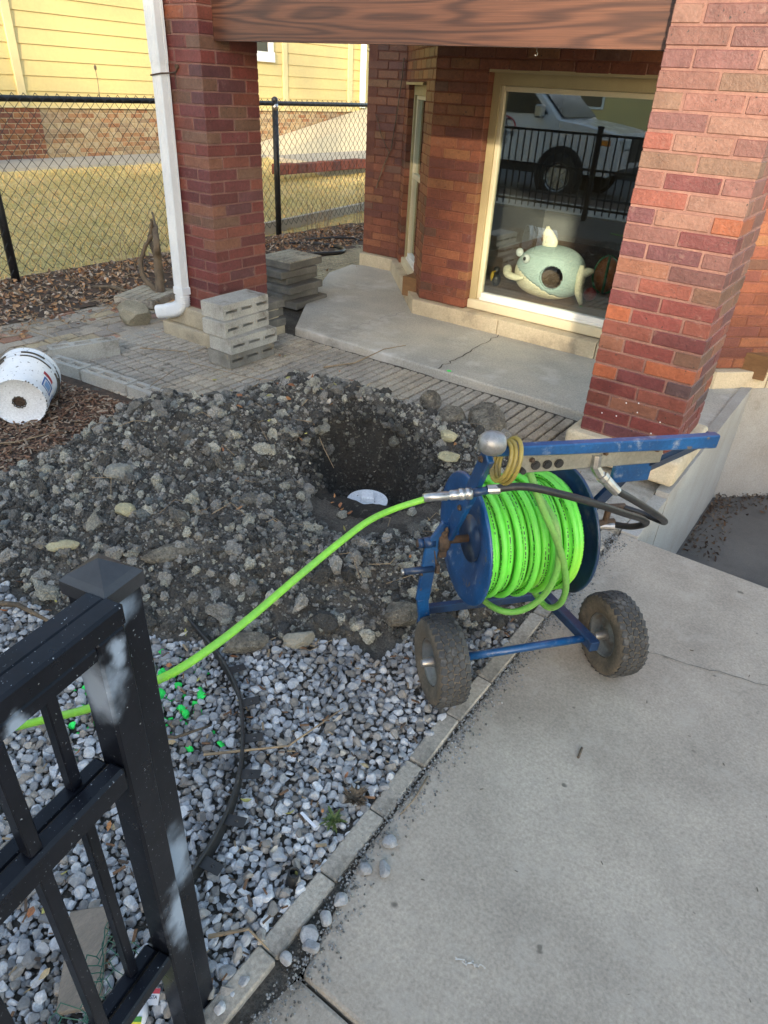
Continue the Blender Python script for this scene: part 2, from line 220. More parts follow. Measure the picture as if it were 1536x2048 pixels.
# ---------------------------------------------------------------- mesh helpers
ORG = {}
def tag(o, label=None, cat=None, group=None, kind=None):
    if label: o['label'] = label
    if cat: o['category'] = cat
    if group: o['group'] = group
    if kind: o['kind'] = kind
    return o
def thing(name, label, cat, loc=(0, 0, 0), group=None):
    o = bpy.data.objects.new(name, None); COL.objects.link(o); o.location = loc; o.empty_display_size = .1
    ORG[o.name] = Vector(loc); return tag(o, label, cat, group)
class MB:
    def __init__(s): s.v = []; s.f = []; s.c = []; s.uv = []; s.col = (1, 1, 1); s.hasuv = False
    def add(s, vs, fs, uvs=None, col=None):
        k = len(s.v); s.v += [tuple(p) for p in vs]
        for i, f in enumerate(fs):
            s.f.append(tuple(k + j for j in f)); s.c.append(col or s.col)
            if uvs: s.uv.append(uvs[i]); s.hasuv = True
            else: s.uv.append([(0, 0)] * len(f))
    def box(s, a, b, col=None, X=None):
        """axis-aligned box a..b, optional 4x4 transform"""
        vs = [Vector((x, y, z)) for z in (a[2], b[2]) for y in (a[1], b[1]) for x in (a[0], b[0])]
        if X is not None: vs = [X @ v for v in vs]
        s.add(vs, [(0, 2, 3, 1), (4, 5, 7, 6), (0, 1, 5, 4), (2, 6, 7, 3), (0, 4, 6, 2), (1, 3, 7, 5)], col=col)
    def cbox(s, a, b, ch=.003, col=None, X=None):
        """box with chamfered edges"""
        pts = []; idx = {}
        for sx in (0, 1):
            for sy in (0, 1):
                for sz in (0, 1):
                    for ax in range(3):
                        p = [(a, b)[sx][0], (a, b)[sy][1], (a, b)[sz][2]]
                        for k, sg in enumerate((sx, sy, sz)):
                            if k != ax: p[k] += ch if sg == 0 else -ch
                        idx[(sx, sy, sz, ax)] = len(pts); pts.append(Vector(p))
        # vertex (.., ax): on face normal ax (inset in the two others)
        F = []
        for ax in range(3):
            o1, o2 = [k for k in range(3) if k != ax]
            for sg in (0, 1):
                q = []
                for (u, w) in ((0, 0), (1, 0), (1, 1), (0, 1)):
                    k = [0, 0, 0]; k[ax] = sg; k[o1] = u; k[o2] = w; q.append(idx[(*k, ax)])
                flip = (sg == 0) ^ (ax == 1)
                F.append(tuple(q[::-1]) if flip else tuple(q))
        for ax in range(3):      # edges parallel to ax
            o1, o2 = [k for k in range(3) if k != ax]
            for u in (0, 1):
                for w in (0, 1):
                    q = []
                    for e in (0, 1):
                        k = [0, 0, 0]; k[ax] = e; k[o1] = u; k[o2] = w; q.append((idx[(*k, o1)], idx[(*k, o2)]))
                    F.append((q[0][0], q[1][0], q[1][1], q[0][1]))
        for c in [(x, y, z) for x in (0, 1) for y in (0, 1) for z in (0, 1)]: F.append(tuple(idx[(*c, ax)] for ax in range(3)))
        if X is not None: pts = [X @ p for p in pts]
        cen = sum(pts, Vector()) / len(pts); out = []
        for f in F:
            n = (pts[f[1]] - pts[f[0]]).cross(pts[f[2]] - pts[f[0]]); fc = sum((pts[i] for i in f), Vector()) / len(f)
            out.append(f if n.dot(fc - cen) > 0 else f[::-1])
        s.add(pts, out, col=col)
    def tube(s, P, r, seg=10, closed=False, cap=True, col=None, uvr=None, flat=None):
        P = [Vector(p) for p in P]; n = len(P); rs = r if hasattr(r, '__len__') else [r] * n
        T = []
        for i in range(n):
            a = P[(i - 1) % n] if closed or i > 0 else P[i]; b = P[(i + 1) % n] if closed or i < n - 1 else P[i]
            T.append((b - a).normalized())
        up = Vector((0, 0, 1)) if abs(T[0].z) < .9 else Vector((1, 0, 0)); nrm = (up - T[0] * up.dot(T[0])).normalized()
        vs = []; L = [0.]
        for i in range(n):
            if i: L.append(L[-1] + (P[i] - P[i - 1]).length)
            nrm = (nrm - T[i] * nrm.dot(T[i])).normalized(); bn = T[i].cross(nrm)
            for k in range(seg):
                t = 2 * math.pi * k / seg; fx, fy = (flat if flat else (1, 1))
                vs.append(P[i] + nrm * math.cos(t) * rs[i] * fx + bn * math.sin(t) * rs[i] * fy)
        fs = []; uvs = []
        for i in range(n if closed else n - 1):
            j = (i + 1) % n; l0 = L[i]; l1 = L[j] if j else L[-1] + (P[0] - P[-1]).length
            for k in range(seg):
                k2 = (k + 1) % seg; fs.append((i * seg + k, i * seg + k2, j * seg + k2, j * seg + k)); uvs.append([(l0, k / seg), (l0, (k + 1) / seg), (l1, (k + 1) / seg), (l1, k / seg)])
        if cap and not closed:
            fs.append(tuple(range(seg))[::-1]); fs.append(tuple((n - 1) * seg + k for k in range(seg))); uvs += [[(0, .9)] * seg] * 2
        s.add(vs, fs, uvs if uvr else None, col=col)
    def lathe(s, prof, o, ax, seg=24, col=None, a0=0., a1=2 * math.pi, capped=False):
        """profile [(d along axis, radius)] about ax through o"""
        o = Vector(o); ax = Vector(ax).normalized(); u = ax.orthogonal().normalized(); w = ax.cross(u); n = len(prof); vs = []
        full = abs(a1 - a0 - 2 * math.pi) < 1e-6; m_ = seg if full else seg + 1
        for d, r in prof:
            for k in range(m_):
                t = a0 + (a1 - a0) * k / seg; vs.append(o + ax * d + (u * math.cos(t) + w * math.sin(t)) * r)
        fs = []
        for i in range(n - 1):
            for k in range(seg):
                k2 = (k + 1) % m_; fs.append((i * m_ + k, i * m_ + k2, (i + 1) * m_ + k2, (i + 1) * m_ + k))
        if capped and full:
            fs.append(tuple(range(m_))[::-1]); fs.append(tuple((n - 1) * m_ + k for k in range(m_)))
        s.add(vs, fs, col=col)
    def prism(s, pts, z0, z1, col=None):
        n = len(pts); vs = [(p[0], p[1], z0) for p in pts] + [(p[0], p[1], z1) for p in pts]
        s.add(vs, [tuple(range(n))[::-1], tuple(range(n, 2 * n))] + [(i, (i + 1) % n, (i + 1) % n + n, i + n) for i in range(n)], col=col)
    def build(s, name, mt, parent=None, smooth=False, org=None):
        if parent is not None and parent.name in ORG: o0 = ORG[parent.name]
        else: o0 = Vector(org or (0, 0, 0))
        me = bpy.data.meshes.new(name); v = np.array(s.v, dtype=np.float64) - np.array(o0)
        me.from_pydata(v.tolist(), [], s.f)
        finish(me, s.c, smooth, mt)
        if s.hasuv:
            uvl = me.uv_layers.new(name='UVMap'); uvl.data.foreach_set('uv', np.array([c for f in s.uv for q in f for c in q], dtype=np.float32))
        ob = bpy.data.objects.new(name, me); COL.objects.link(ob)
        if parent is not None: ob.parent = parent; ORG[ob.name] = o0
        else: ob.location = o0; ORG[ob.name] = o0
        return ob
def finish(me, fcol, smooth, mt):
    nf = len(me.polygons); me.polygons.foreach_set('use_smooth', np.full(nf, smooth, dtype=bool))
    a = me.attributes.new('Col', 'FLOAT_COLOR', 'FACE'); c = np.ones((nf, 4), dtype=np.float32); c[:, :3] = np.array(fcol, dtype=np.float32); a.data.foreach_set('color', c.ravel())
    me.materials.append(mt); me.update()
def np_obj(name, V, F, C, mt, smooth=False, parent=None, org=(0, 0, 0)):
    """fast mesh: V (n,3), F (m,k), C (m,3)"""
    me = bpy.data.meshes.new(name); k = F.shape[1]; me.vertices.add(len(V)); o0 = np.array(org); me.vertices.foreach_set('co', (V - o0).astype(np.float32).ravel())
    me.loops.add(F.size); me.loops.foreach_set('vertex_index', F.astype(np.int32).ravel()); me.polygons.add(len(F))
    me.polygons.foreach_set('loop_start', np.arange(0, F.size, k, dtype=np.int32)); me.polygons.foreach_set('loop_total', np.full(len(F), k, dtype=np.int32))
    me.update(calc_edges=True); finish(me, C, smooth, mt)
    ob = bpy.data.objects.new(name, me); COL.objects.link(ob); ob.location = org
    if parent is not None: ob.parent = parent
    ORG[ob.name] = Vector(org); return ob
def spline(P, n=8):
    P = [Vector(p) for p in P]; Q = [P[0] * 2 - P[1]] + P + [P[-1] * 2 - P[-2]]; out = []
    for i in range(1, len(Q) - 2):
        for k in range(n):
            t = k / n; a, b, c, d = Q[i - 1], Q[i], Q[i + 1], Q[i + 2]; out.append(.5 * ((2 * b) + (c - a) * t + (2 * a - 5 * b + 4 * c - d) * t * t + (3 * b - a - 3 * c + d) * t ** 3))
    out.append(P[-1]); return out
def ico(sub):
    t = (1 + 5 ** .5) / 2; v = [(-1, t, 0), (1, t, 0), (-1, -t, 0), (1, -t, 0), (0, -1, t), (0, 1, t), (0, -1, -t), (0, 1, -t), (t, 0, -1), (t, 0, 1), (-t, 0, -1), (-t, 0, 1)]
    v = [Vector(p).normalized() for p in v]
    f = [(0, 11, 5), (0, 5, 1), (0, 1, 7), (0, 7, 10), (0, 10, 11), (1, 5, 9), (5, 11, 4), (11, 10, 2), (10, 7, 6), (7, 1, 8), (3, 9, 4), (3, 4, 2), (3, 2, 6), (3, 6, 8), (3, 8, 9), (4, 9, 5), (2, 4, 11), (6, 2, 10), (8, 6, 7), (9, 8, 1)]
    for _ in range(sub):
        mid = {}; nf = []
        def g(a, b):
            k = (min(a, b), max(a, b))
            if k not in mid: mid[k] = len(v); v.append(((v[a] + v[b]) / 2).normalized())
            return mid[k]
        for a, b, c in f: x, y, z = g(a, b), g(b, c), g(c, a); nf += [(a, x, z), (b, y, x), (c, z, y), (x, y, z)]
        f = nf
    return np.array([tuple(p) for p in v]), np.array(f)
ICO = {k: ico(k) for k in (1, 2, 3, 4)}
def stone_tpl(sub, planes=7, cut=(.55, .85), rough=.05, asp=(1, .8, .6)):
    v, f = ICO[sub]; v = v.copy()
    for _ in range(planes):
        n = rng.normal(size=3); n /= np.linalg.norm(n); d = rng.uniform(*cut); h = v @ n; k = h > d; v[k] -= np.outer(h[k] - d, n)
    v *= 1 + rng.normal(size=(len(v), 1)) * rough
    return v * np.array(asp), f
def rotmats(n, tilt=1.):
    a = rng.uniform(0, 2 * np.pi, n); b = rng.normal(0, .5, n) * tilt; c = rng.normal(0, .5, n) * tilt; Rm = np.zeros((n, 3, 3)); ca, sa, cb, sb, cc, sc = np.cos(a), np.sin(a), np.cos(b), np.sin(b), np.cos(c), np.sin(c)
    Rm[:, 0] = np.stack([ca * cb, ca * sb * sc - sa * cc, ca * sb * cc + sa * sc], 1); Rm[:, 1] = np.stack([sa * cb, sa * sb * sc + ca * cc, sa * sb * cc - ca * sc], 1); Rm[:, 2] = np.stack([-sb, cb * sc, cb * cc], 1)
    return Rm
def scatter(tpls, pos, size, col, tilt=1.):
    """instances of templates baked into one vertex/face/colour set"""
    n = len(pos); which = rng.integers(0, len(tpls), n); Rm = rotmats(n, tilt); VV = []; FF = []; CC = []; k = 0
    for t, (tv, tf) in enumerate(tpls):
        i = np.where(which == t)[0]
        if not len(i): continue
        v = np.einsum('nij,vj->nvi', Rm[i], tv) * size[i][:, None, None] + pos[i][:, None, :]; f = tf[None] + (np.arange(len(i)) * len(tv))[:, None, None] + k
        VV.append(v.reshape(-1, 3)); FF.append(f.reshape(-1, tf.shape[1])); CC.append(np.repeat(col[i], len(tf), axis=0)); k += len(i) * len(tv)
    return np.concatenate(VV), np.concatenate(FF), np.concatenate(CC)
def hash2(ix, iy, s=0):
    h = (ix.astype(np.int64) * 374761393 + iy.astype(np.int64) * 668265263 + s * 974711) & 0x7fffffff; h = ((h ^ (h >> 13)) * 1274126177) & 0x7fffffff; return ((h ^ (h >> 16)) & 0xffff) / 65535.
def vnoise(x, y, s=0):
    x = np.asarray(x, float); y = np.asarray(y, float); ix, iy = np.floor(x), np.floor(y); fx, fy = x - ix, y - iy; fx = fx * fx * (3 - 2 * fx); fy = fy * fy * (3 - 2 * fy)
    return (hash2(ix, iy, s) * (1 - fx) + hash2(ix + 1, iy, s) * fx) * (1 - fy) + (hash2(ix, iy + 1, s) * (1 - fx) + hash2(ix + 1, iy + 1, s) * fx) * fy
def fbm(x, y, o=5, s=0):
    t = 0; a = .5
    for k in range(o): t = t + a * (vnoise(x * 2 ** k, y * 2 ** k, s + k) - .5); a *= .55
    return t

# ---------------------------------------------------------------- ground
GZ = -.215; WZ_ = -.198
def gs(x, y, cx, cy, sx, sy, a=0.):
    c, s = math.cos(a), math.sin(a); u = (x - cx) * c + (y - cy) * s; w = -(x - cx) * s + (y - cy) * c
    return np.exp(-.5 * ((u / sx) ** 2 + (w / sy) ** 2))
def sstep(t): t = np.clip(t, 0, 1); return t * t * (3 - 2 * t)
def mound(x, y):
    h = .29 * gs(x, y, -1.50, -1.18, .50, .36, .25) + .23 * gs(x, y, -1.20, -.42, .45, .20, -.35) + .13 * gs(x, y, -.30, -.30, .26, .20, -.3) + .13 * gs(x, y, -.30, -1.45, .45, .24, .6) + .12 * gs(x, y, -.95, -1.85, .40, .30, .4) + .07 * gs(x, y, .08, -.85, .22, .35) + .10 * gs(x, y, -.75, -.32, .3, .14, -.3) + .07 * gs(x, y, -1.9, -1.75, .5, .3)
    h = h - .04 - .10 * gs(x, y, -.60, -1.05, .22, .20)
    h = h * sstep((x + 2.02 + .35 * np.clip(-1.9 - y, 0, 1)) / .25)
    return np.maximum(h, 0) * 1.0
def soilmask(x, y): return sstep(mound(x, y) / .03)
HC = (-.73, -.77)
def H(x, y, fine=True):
    x = np.asarray(x, float); y = np.asarray(y, float); mo = mound(x, y); z = GZ + mo
    # garden floor under the gravel: a little lower towards the edging
    r = np.sqrt(((x - HC[0]) / .345) ** 2 + ((y - HC[1]) / .25) ** 2) + .30 * fbm(x * 6, y * 6, 4, 9)
    t_ = 1 - sstep((r - .60) / .38); z = z * (1 - t_) + t_ * -.385
    if fine:
        sm = soilmask(x, y); inh = 1 - sstep((r - .6) / .5)
        z = z + sm * (1 - .6 * inh) * (.10 * fbm(x * 4, y * 4, 3, 3) + .045 * fbm(x * 17, y * 17, 4, 5)) + (1 - sm) * .012 * fbm(x * 12, y * 12, 3, 6)
    return z
# near terrain sheet
xs = np.concatenate([np.arange(-5.2, -2.9, .06), np.arange(-2.9, .50, .0145)]); ys = np.concatenate([np.arange(-4.6, -2.9, .06), np.arange(-2.9, .45, .0145), np.arange(.45, 4.7, .08)])
X_, Y_ = np.meshgrid(xs, ys); Z_ = H(X_, Y_)
Z_ = np.where((Y_ > .45) | (X_ < -3.2), GZ - .012 + .02 * fbm(X_ * 5, Y_ * 5, 3, 2), Z_)
Z_ = np.where((X_ > .36) & (Y_ < -.5), WZ_ - .010 + .006 * fbm(X_ * 30, Y_ * 30, 3, 12), Z_); Z_ = np.where((X_ > .14) & (Y_ > -.5), np.minimum(Z_, GZ), Z_)
nx, ny = len(xs), len(ys); V = np.stack([X_.ravel(), Y_.ravel(), Z_.ravel()], 1); ii, jj = np.meshgrid(np.arange(nx - 1), np.arange(ny - 1)); q = (jj * nx + ii).ravel()
F = np.stack([q, q + 1, q + nx + 1, q + nx], 1)
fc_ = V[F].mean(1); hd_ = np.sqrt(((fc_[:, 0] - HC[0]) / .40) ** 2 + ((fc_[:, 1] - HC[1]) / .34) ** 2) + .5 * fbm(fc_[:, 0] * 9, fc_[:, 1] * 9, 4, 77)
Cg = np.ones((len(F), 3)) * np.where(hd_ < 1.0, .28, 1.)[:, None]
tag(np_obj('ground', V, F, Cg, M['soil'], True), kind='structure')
# outer ground: one sheet with the plot cut out, asphalt-free verge
mb = MB(); GO = -.235
rects = [(-80, -80, 80, -12.4), (-80, -7.0, -5.2, -4.6), (-5.2, -7.0, 80, -4.6), (3.2, -4.6, 80, 80), (-5.2, 4.7, 3.2, 80)]
for a, b, c, d in rects: mb.add([(a, b, GO), (c, b, GO), (c, d, GO), (a, d, GO)], [(0, 1, 2, 3)])
tag(mb.build('verge', M['bed']), kind='structure')
mb = MB(); mb.add([(-80, -12.4, -.34), (80, -12.4, -.34), (80, -7.0, -.34), (-80, -7.0, -.34)], [(0, 1, 2, 3)]); mb.box((-80, -7.14, -.5), (80, -7.0, -.2)); mb.box((-80, -12.54, -.5), (80, -12.4, -.2))
tag(mb.build('street', M['asphalt']), kind='structure')
mb = MB(); mb.box((-80, -5.9, -.4), (80, -4.75, -.205)); tag(mb.build('sidewalk', M['path']), kind='structure')

# neighbour lawn rises to the path along the yellow house
mb = MB(); n = 24
prof = [(-5.2, -.26), (-5.9, -.19), (-7.5, -.02), (-9.0, .17)]
yl = [-4.6, 0, 3, 6.8, 12, 30]
for i in range(len(prof) - 1):
    for j in range(len(yl) - 1):
        (xa, za), (xb, zb) = prof[i], prof[i + 1]; mb.add([(xb, yl[j], zb), (xa, yl[j], za), (xa, yl[j + 1], za), (xb, yl[j + 1], zb)], [(0, 1, 2, 3)])
mb.add([(-80, -4.6, .17), (-9.0, -4.6, .17), (-9.0, 30, .17), (-80, 30, .17)], [(0, 1, 2, 3)])
tag(mb.build('lawn', M['grass']), kind='structure')
mb = MB(); mb.box((-10.0, -4.6, .05), (-9.0, 6.9, .205)); mb.box((-10.0, 6.9, -.2), (-7.6, 20, .20)); tag(mb.build('side_path', M['path']), kind='structure')
# grass blades
n = 42000; gx = rng.uniform(-8.95, -5.3, n); gy = rng.uniform(-1.5, 9.5, n); k = ~((gx < -7.6) & (gy > 6.9)); gx, gy = gx[k], gy[k]; n = len(gx)
gz = np.interp(-gx, [5.2, 5.9, 7.5, 9.0], [-.26, -.19, -.02, .17]); a = rng.uniform(0, 2 * np.pi, n); hh = rng.uniform(.02, .055, n); w = .005
ex, ey = np.cos(a), np.sin(a); lx, ly = rng.normal(0, .02, n), rng.normal(0, .02, n)
V = np.stack([np.stack([gx - ex * w, gy - ey * w, gz], 1), np.stack([gx + ex * w, gy + ey * w, gz], 1), np.stack([gx + lx, gy + ly, gz + hh], 1)], 1).reshape(-1, 3)
cc = rng.uniform(.7, 1.2, (n, 1)) * np.array([[1, 1, 1]]); dry = rng.random(n) < .35; cc[dry] *= np.array([1.3, 1.05, .9])
tag(np_obj('lawn_grass', V, np.arange(3 * n).reshape(-1, 3), cc, M['blade']), 'short dry yellow-green grass on the lawn beyond the chain link fence', 'grass', kind='stuff')

# bed with leaf litter and mulch at the left
mb = MB()
def sheet(mb, x0, y0, x1, y1, st, zf):
    xs = np.arange(x0, x1 + st / 2, st); ys = np.arange(y0, y1 + st / 2, st); A, B = np.meshgrid(xs, ys); Zz = zf(A, B); k = len(mb.v)
    mb.v += [tuple(p) for p in np.stack([A.ravel(), B.ravel(), Zz.ravel()], 1)]; nx = len(xs)
    for j in range(len(ys) - 1):
        for i in range(nx - 1):
            a = k + j * nx + i; mb.f.append((a, a + 1, a + nx + 1, a + nx)); mb.c.append((1, 1, 1)); mb.uv.append([(0, 0)] * 4)
def bedz(x, y): return GZ + .012 + .05 * gs(x, y, -4.7, .2, .35, 2.2) + .02 * fbm(x * 6, y * 6, 4, 21)
sheet(mb, -5.15, -3.0, -4.0, 4.6, .06, bedz); tag(mb.build('leaf_bed', M['bed'], smooth=True), kind='structure')
mb = MB(); sheet(mb, -3.6, -2.9, -1.85, -.90, .05, lambda x, y: GZ + .006 + .02 * fbm(x * 6, y * 6, 4, 22)); tag(mb.build('mulch_bed', M['bed'], smooth=True), kind='structure')

# ---------------------------------------------------------------- paving
def pav_cells(mb, x0, y0, x1, y1, cx, cy, z, th=.05, gap=.007, j=.0015, keep=None, ch=.004, rot=0., tone=.12, base=(1, 1, 1), off=False, tilt=.006):
    nx = int(round((x1 - x0) / cx)); ny = int(round((y1 - y0) / cy))
    for i in range(nx):
        for k in range(-1 if off else 0, ny):
            ax = x0 + i * cx; ay = y0 + k * cy + (cy / 2 if off and i % 2 else 0)
            if ay < y0 - .001 or ay + cy > y1 + cy * .3: continue
            if keep and not keep(ax + cx / 2, ay + cy / 2): continue
            t = random.uniform(1 - tone, 1 + tone); dz = random.uniform(-j, j)
            T = Matrix.Translation((ax + cx / 2, ay + cy / 2, z + dz)) @ Matrix.Rotation(random.uniform(-tilt, tilt), 4, 'X') @ Matrix.Rotation(random.uniform(-tilt, tilt), 4, 'Y') @ Matrix.Rotation(random.uniform(-tilt, tilt) * 2, 4, 'Z')
            b = base if not callable(base) else base()
            mb.cbox((-cx / 2 + gap / 2, -cy / 2 + gap / 2, -th), (cx / 2 - gap / 2, cy / 2 - gap / 2, 0), ch, col=tuple(t * q for q in b), X=T)
PZ = -.198
mb = MB()
def keep1(x, y): return mound(x, y) < .035 and math.hypot(x - HC[0], y - HC[1]) > .62 and not (x > -.02 and y > -.14 and x < .5) and y < .56 + .0 * x
# grooved paving units: 30 cm wide tiles, ribs along y
for tx in np.arange(-3.25, .30, .305):
    pav_cells(mb, tx, -.98, tx + .300, .56, .060, .1005, PZ, gap=.011, keep=keep1, tone=.07, base=random.choice([(1, 1, 1), (.93, .94, .95), (1.05, 1.03, .98)]), tilt=.003, ch=.005)
tag(mb.build('ribbed_paving', M['paver']), kind='structure')
mb = MB()
def bc(): return random.choice([(1, .95, .9), (.9, .88, .86), (1.1, 1.0, .78), (1, .62, .5), (.8, .78, .8), (1.05, 1, .92), (.95, .9, .85)])
pav_cells(mb, -4.60, -1.6, -3.26, .6, .105, .21, PZ - .004, gap=.010, base=bc, off=True, tilt=.02, j=.004)
pav_cells(mb, -3.26, -.55, -2.75, -.15 + .3, .105, .21, PZ - .006, gap=.010, base=bc, off=True, tilt=.02, j=.004, keep=lambda x, y: x < -3.0 and y > -.5 and y < -.05)
tag(mb.build('brick_paving', M['paver']), kind='structure')
mb = MB()
pav_cells(mb, -4.45, 1.9, -3.1, 4.4, .06, .06, PZ, gap=.011, tone=.1, base=(.95, .93, .74), keep=lambda x, y: x + y < 1.3 + 0 * x or y > 2.35, tilt=.004)
pav_cells(mb, -4.35, 1.5, -3.55, 2.1, .2, .13, PZ + .004, gap=.014, tone=.12, base=lambda: random.choice([(1.2, 1.1, .85), (1.1, .8, .7), (1.2, 1.15, 1)]), tilt=.03)
tag(mb.build('back_paving', M['paver']), kind='structure')

# porch slab beside the house
mb = MB(); SZ = -.168
mb.prism([(.455, .60), (.455, 2.6), (-2.95, 2.85), (-3.5, 2.55), (-3.43, 2.12), (-2.92, 1.24), (-2.47, .60)], -.4, SZ)
sl = mb.build('porch_slab', M['slab']); tag(sl, kind='structure')
bv = sl.modifiers.new('b', 'BEVEL'); bv.width = .012; bv.segments = 2
# cracks and joint dirt are real dark fillets just proud of the slab
def crack(name, pts, w, mt, z):
    mb = MB(); L = []; 
    for i, (x, y) in enumerate(pts):
        d = Vector(pts[min(i + 1, len(pts) - 1)]) - Vector(pts[max(i - 1, 0)]); nn = Vector((-d.y, d.x)).normalized(); ww = w * random.uniform(.4, 1.2); L += [(x + nn.x * ww, y + nn.y * ww, z), (x - nn.x * ww, y - nn.y * ww, z)]
    mb.add(L, [(2 * i, 2 * i + 1, 2 * i + 3, 2 * i + 2) for i in range(len(pts) - 1)]); return mb
def jag(a, b, n, amp):
    return [(a[0] + (b[0] - a[0]) * t / n + (random.uniform(-amp, amp) if 0 < t < n else 0), a[1] + (b[1] - a[1]) * t / n + (random.uniform(-amp, amp) if 0 < t < n else 0)) for t in range(n + 1)]
c1 = crack('c', jag((-1.20, .602), (-1.22, 1.00), 9, .02) + jag((-1.22, 1.0), (-1.26, 1.55), 9, .018), .0045, None, SZ + .0045)
tag(c1.build('slab_crack', plain('crack_dark', (.06, .055, .05), .95)), kind='structure')
c2 = crack('c', jag((-2.15, .603), (-2.12, 1.53), 16, .03), .004, None, SZ + .0045)
tag(c2.build('slab_crack', plain('crack_pale', (.34, .34, .33), .95)), kind='structure')

# front walk, joints, edging
mb = MB(); WZ = -.198
mb.prism([(.425, -.465), (2.95, -.455), (3.0, -2.55), (.50, -2.585), (.438, -2.3), (.424, -1.9), (.416, -1.2)], -1.2, WZ)
wk = mb.build('walk', M['walk']); tag(wk, kind='structure'); bv = wk.modifiers.new('b', 'BEVEL'); bv.width = .01; bv.segments = 2
mb = MB(); mb.prism([(.495, -2.591), (3.0, -2.556), (3.2, -4.74), (.60, -4.74), (.455, -2.80)], -.6, WZ - .006)
wk = mb.build('walk', M['walk']); tag(wk, kind='structure'); bv = wk.modifiers.new('b', 'BEVEL'); bv.width = .01; bv.segments = 2
mb = MB(); mb.prism([(.15, -.47), (.418, -.47), (.433, -.05), (.437, .595), (.0, .593), (-.02, -.04), (.10, -.12)], -.6, -.185)
rc = mb.build('broken_concrete', M['rough']); tag(rc, kind='structure')
# neon marking dot on the slab edge
mb = MB(); mb.lathe([(0, .0), (.0012, .006), (.0012, .013), (0, .016)], (-1.13, .625, SZ + .001), (0, 0, 1), 9); tag(mb.build('paint_mark', M['neon']), 'small neon green paint dot on the porch slab edge', 'paint mark')

# stairwell beyond the walk
mb = MB()
mb.prism([(.44, -.05), (.50, -.05), (.50, 1.75), (.44, 1.75)], -1.4, -.160)
mb.prism([(.425, -.463), (.497, -.463), (.497, -.052), (.43, -.052)], -1.4, -.19)
mb.prism([(.44, 1.752), (.497, 1.752), (2.4, 3.680), (2.3, 3.8), (.44, 1.95)], -1.4, -.168)
tag(mb.build('retaining_wall', M['plaster']), 'pale plastered retaining wall round the sunken stairwell', 'wall')
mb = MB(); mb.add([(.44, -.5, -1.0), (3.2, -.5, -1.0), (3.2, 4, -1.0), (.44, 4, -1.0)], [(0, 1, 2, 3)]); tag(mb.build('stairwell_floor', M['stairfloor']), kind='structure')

# ---------------------------------------------------------------- bricks
CH = .0677; JN = .0088
PAL = [((.150, .036, .032), 5), ((.125, .032, .034), 5), ((.18, .055, .040), 4), ((.105, .036, .042), 3), ((.20, .085, .055), 2), ((.14, .072, .050), 2), ((.25, .075, .035), 1.), ((.085, .048, .052), .7)]
PALU = [((.150, .066, .054), 5), ((.170, .088, .068), 4), ((.135, .058, .052), 4), ((.125, .052, .050), 3), ((.15, .085, .060), 2), ((.105, .062, .064), 1.5)]  # upper courses: dusty pink brick, plus some sunlight put into the colour
PALB = [((.22, .072, .038), 5), ((.18, .058, .034), 5), ((.25, .092, .045), 4), ((.15, .048, .036), 3), ((.25, .11, .05), 2), ((.14, .066, .045), 1)]
PALN = [((.36, .20, .10), 4), ((.40, .29, .16), 6), ((.32, .16, .08), 2), ((.42, .33, .20), 5), ((.33, .24, .15), 4)]
PALD = [((.26, .10, .05), 4), ((.20, .08, .05), 4), ((.30, .14, .06), 2)]
def pick(pal):
    t = random.uniform(0, sum(w for _, w in pal))
    for c, w in pal:
        t -= w
        if t <= 0: break
    k = random.uniform(.85, 1.15); return tuple(q * k for q in c)
def brick(mb, a, b, pal, X=None, ch=.0035, col=None):
    j = .0012; a = [p + random.uniform(-j, j) for p in a]; b = [p + random.uniform(-j, j) for p in b]; mb.cbox(a, b, ch, col=col or pick(pal), X=X)
W = .449
def pillar(x0, y0, z0, z1, name, label, upper=PAL):
    t = thing(name, label, 'pillar', (x0 + W / 2, y0 + W / 2, z0)); mb = MB(); hb = .1075; L = (W - JN) / 2; nc = int(math.ceil((z1 - z0) / CH))
    for k in range(nc):
        a = z0 + k * CH + JN / 2; b = a + CH - JN
        fr = (nc - 1 - k) % 2 == 0
        P = Matrix.Translation((x0, y0, 0)); PP = [(c_, w_ * (1 - min(max((k * CH - .35) / 1.0, 0), 1))) for c_, w_ in PAL] + [(c_, w_ * min(max((k * CH - .35) / 1.0, 0), 1)) for c_, w_ in upper]
        if not fr: P = P @ Matrix.Translation((0, W, 0)) @ Matrix.Rotation(-math.pi / 2, 4, 'Z')
        for yy in (0, W - hb):
            brick(mb, (0, yy, a), (L, yy + hb, b), PP, P); brick(mb, (L + JN, yy, a), (W, yy + hb, b), PP, P)
        for xx in (0, W - hb): brick(mb, (xx, hb + JN, a), (xx + hb, W - hb - JN, b), PP, P)
    mb.build('bricks', M['brick'], t)
    mb = MB(); e = .0035; mb.box((x0 + e, y0 + e, z0 - .004), (x0 + W - e, y0 + W - e, z1 + .02)); mb.build('mortar_core', M['mortar'], t)
    return t
LX = -3.0287
NP = 34
pr = pillar(0, 0, .004, NP * CH, 'brick_pillar', 'square glazed brick pillar on a limestone base beside the blue hose reel cart', PALU)
plf = pillar(LX, -.008, .02, NP * CH, 'brick_pillar', 'square red brick pillar with the white downspout on its side')
def plinth(t, x0, y0, top, o, h, mt, name='stone_base', r=.03):
    mb = MB(); mb.box((x0 - o, y0 - o, top - h), (x0 + W + o, y0 + W + o, top)); ob = mb.build(name, mt, t); bv = ob.modifiers.new('b', 'BEVEL'); bv.width = r; bv.segments = 3; bv.limit_method = 'ANGLE'
    for p in ob.data.polygons: p.use_smooth = True
    return ob
plinth(pr, 0, 0, 0.0, .052, .135, M['lime'], r=.022)
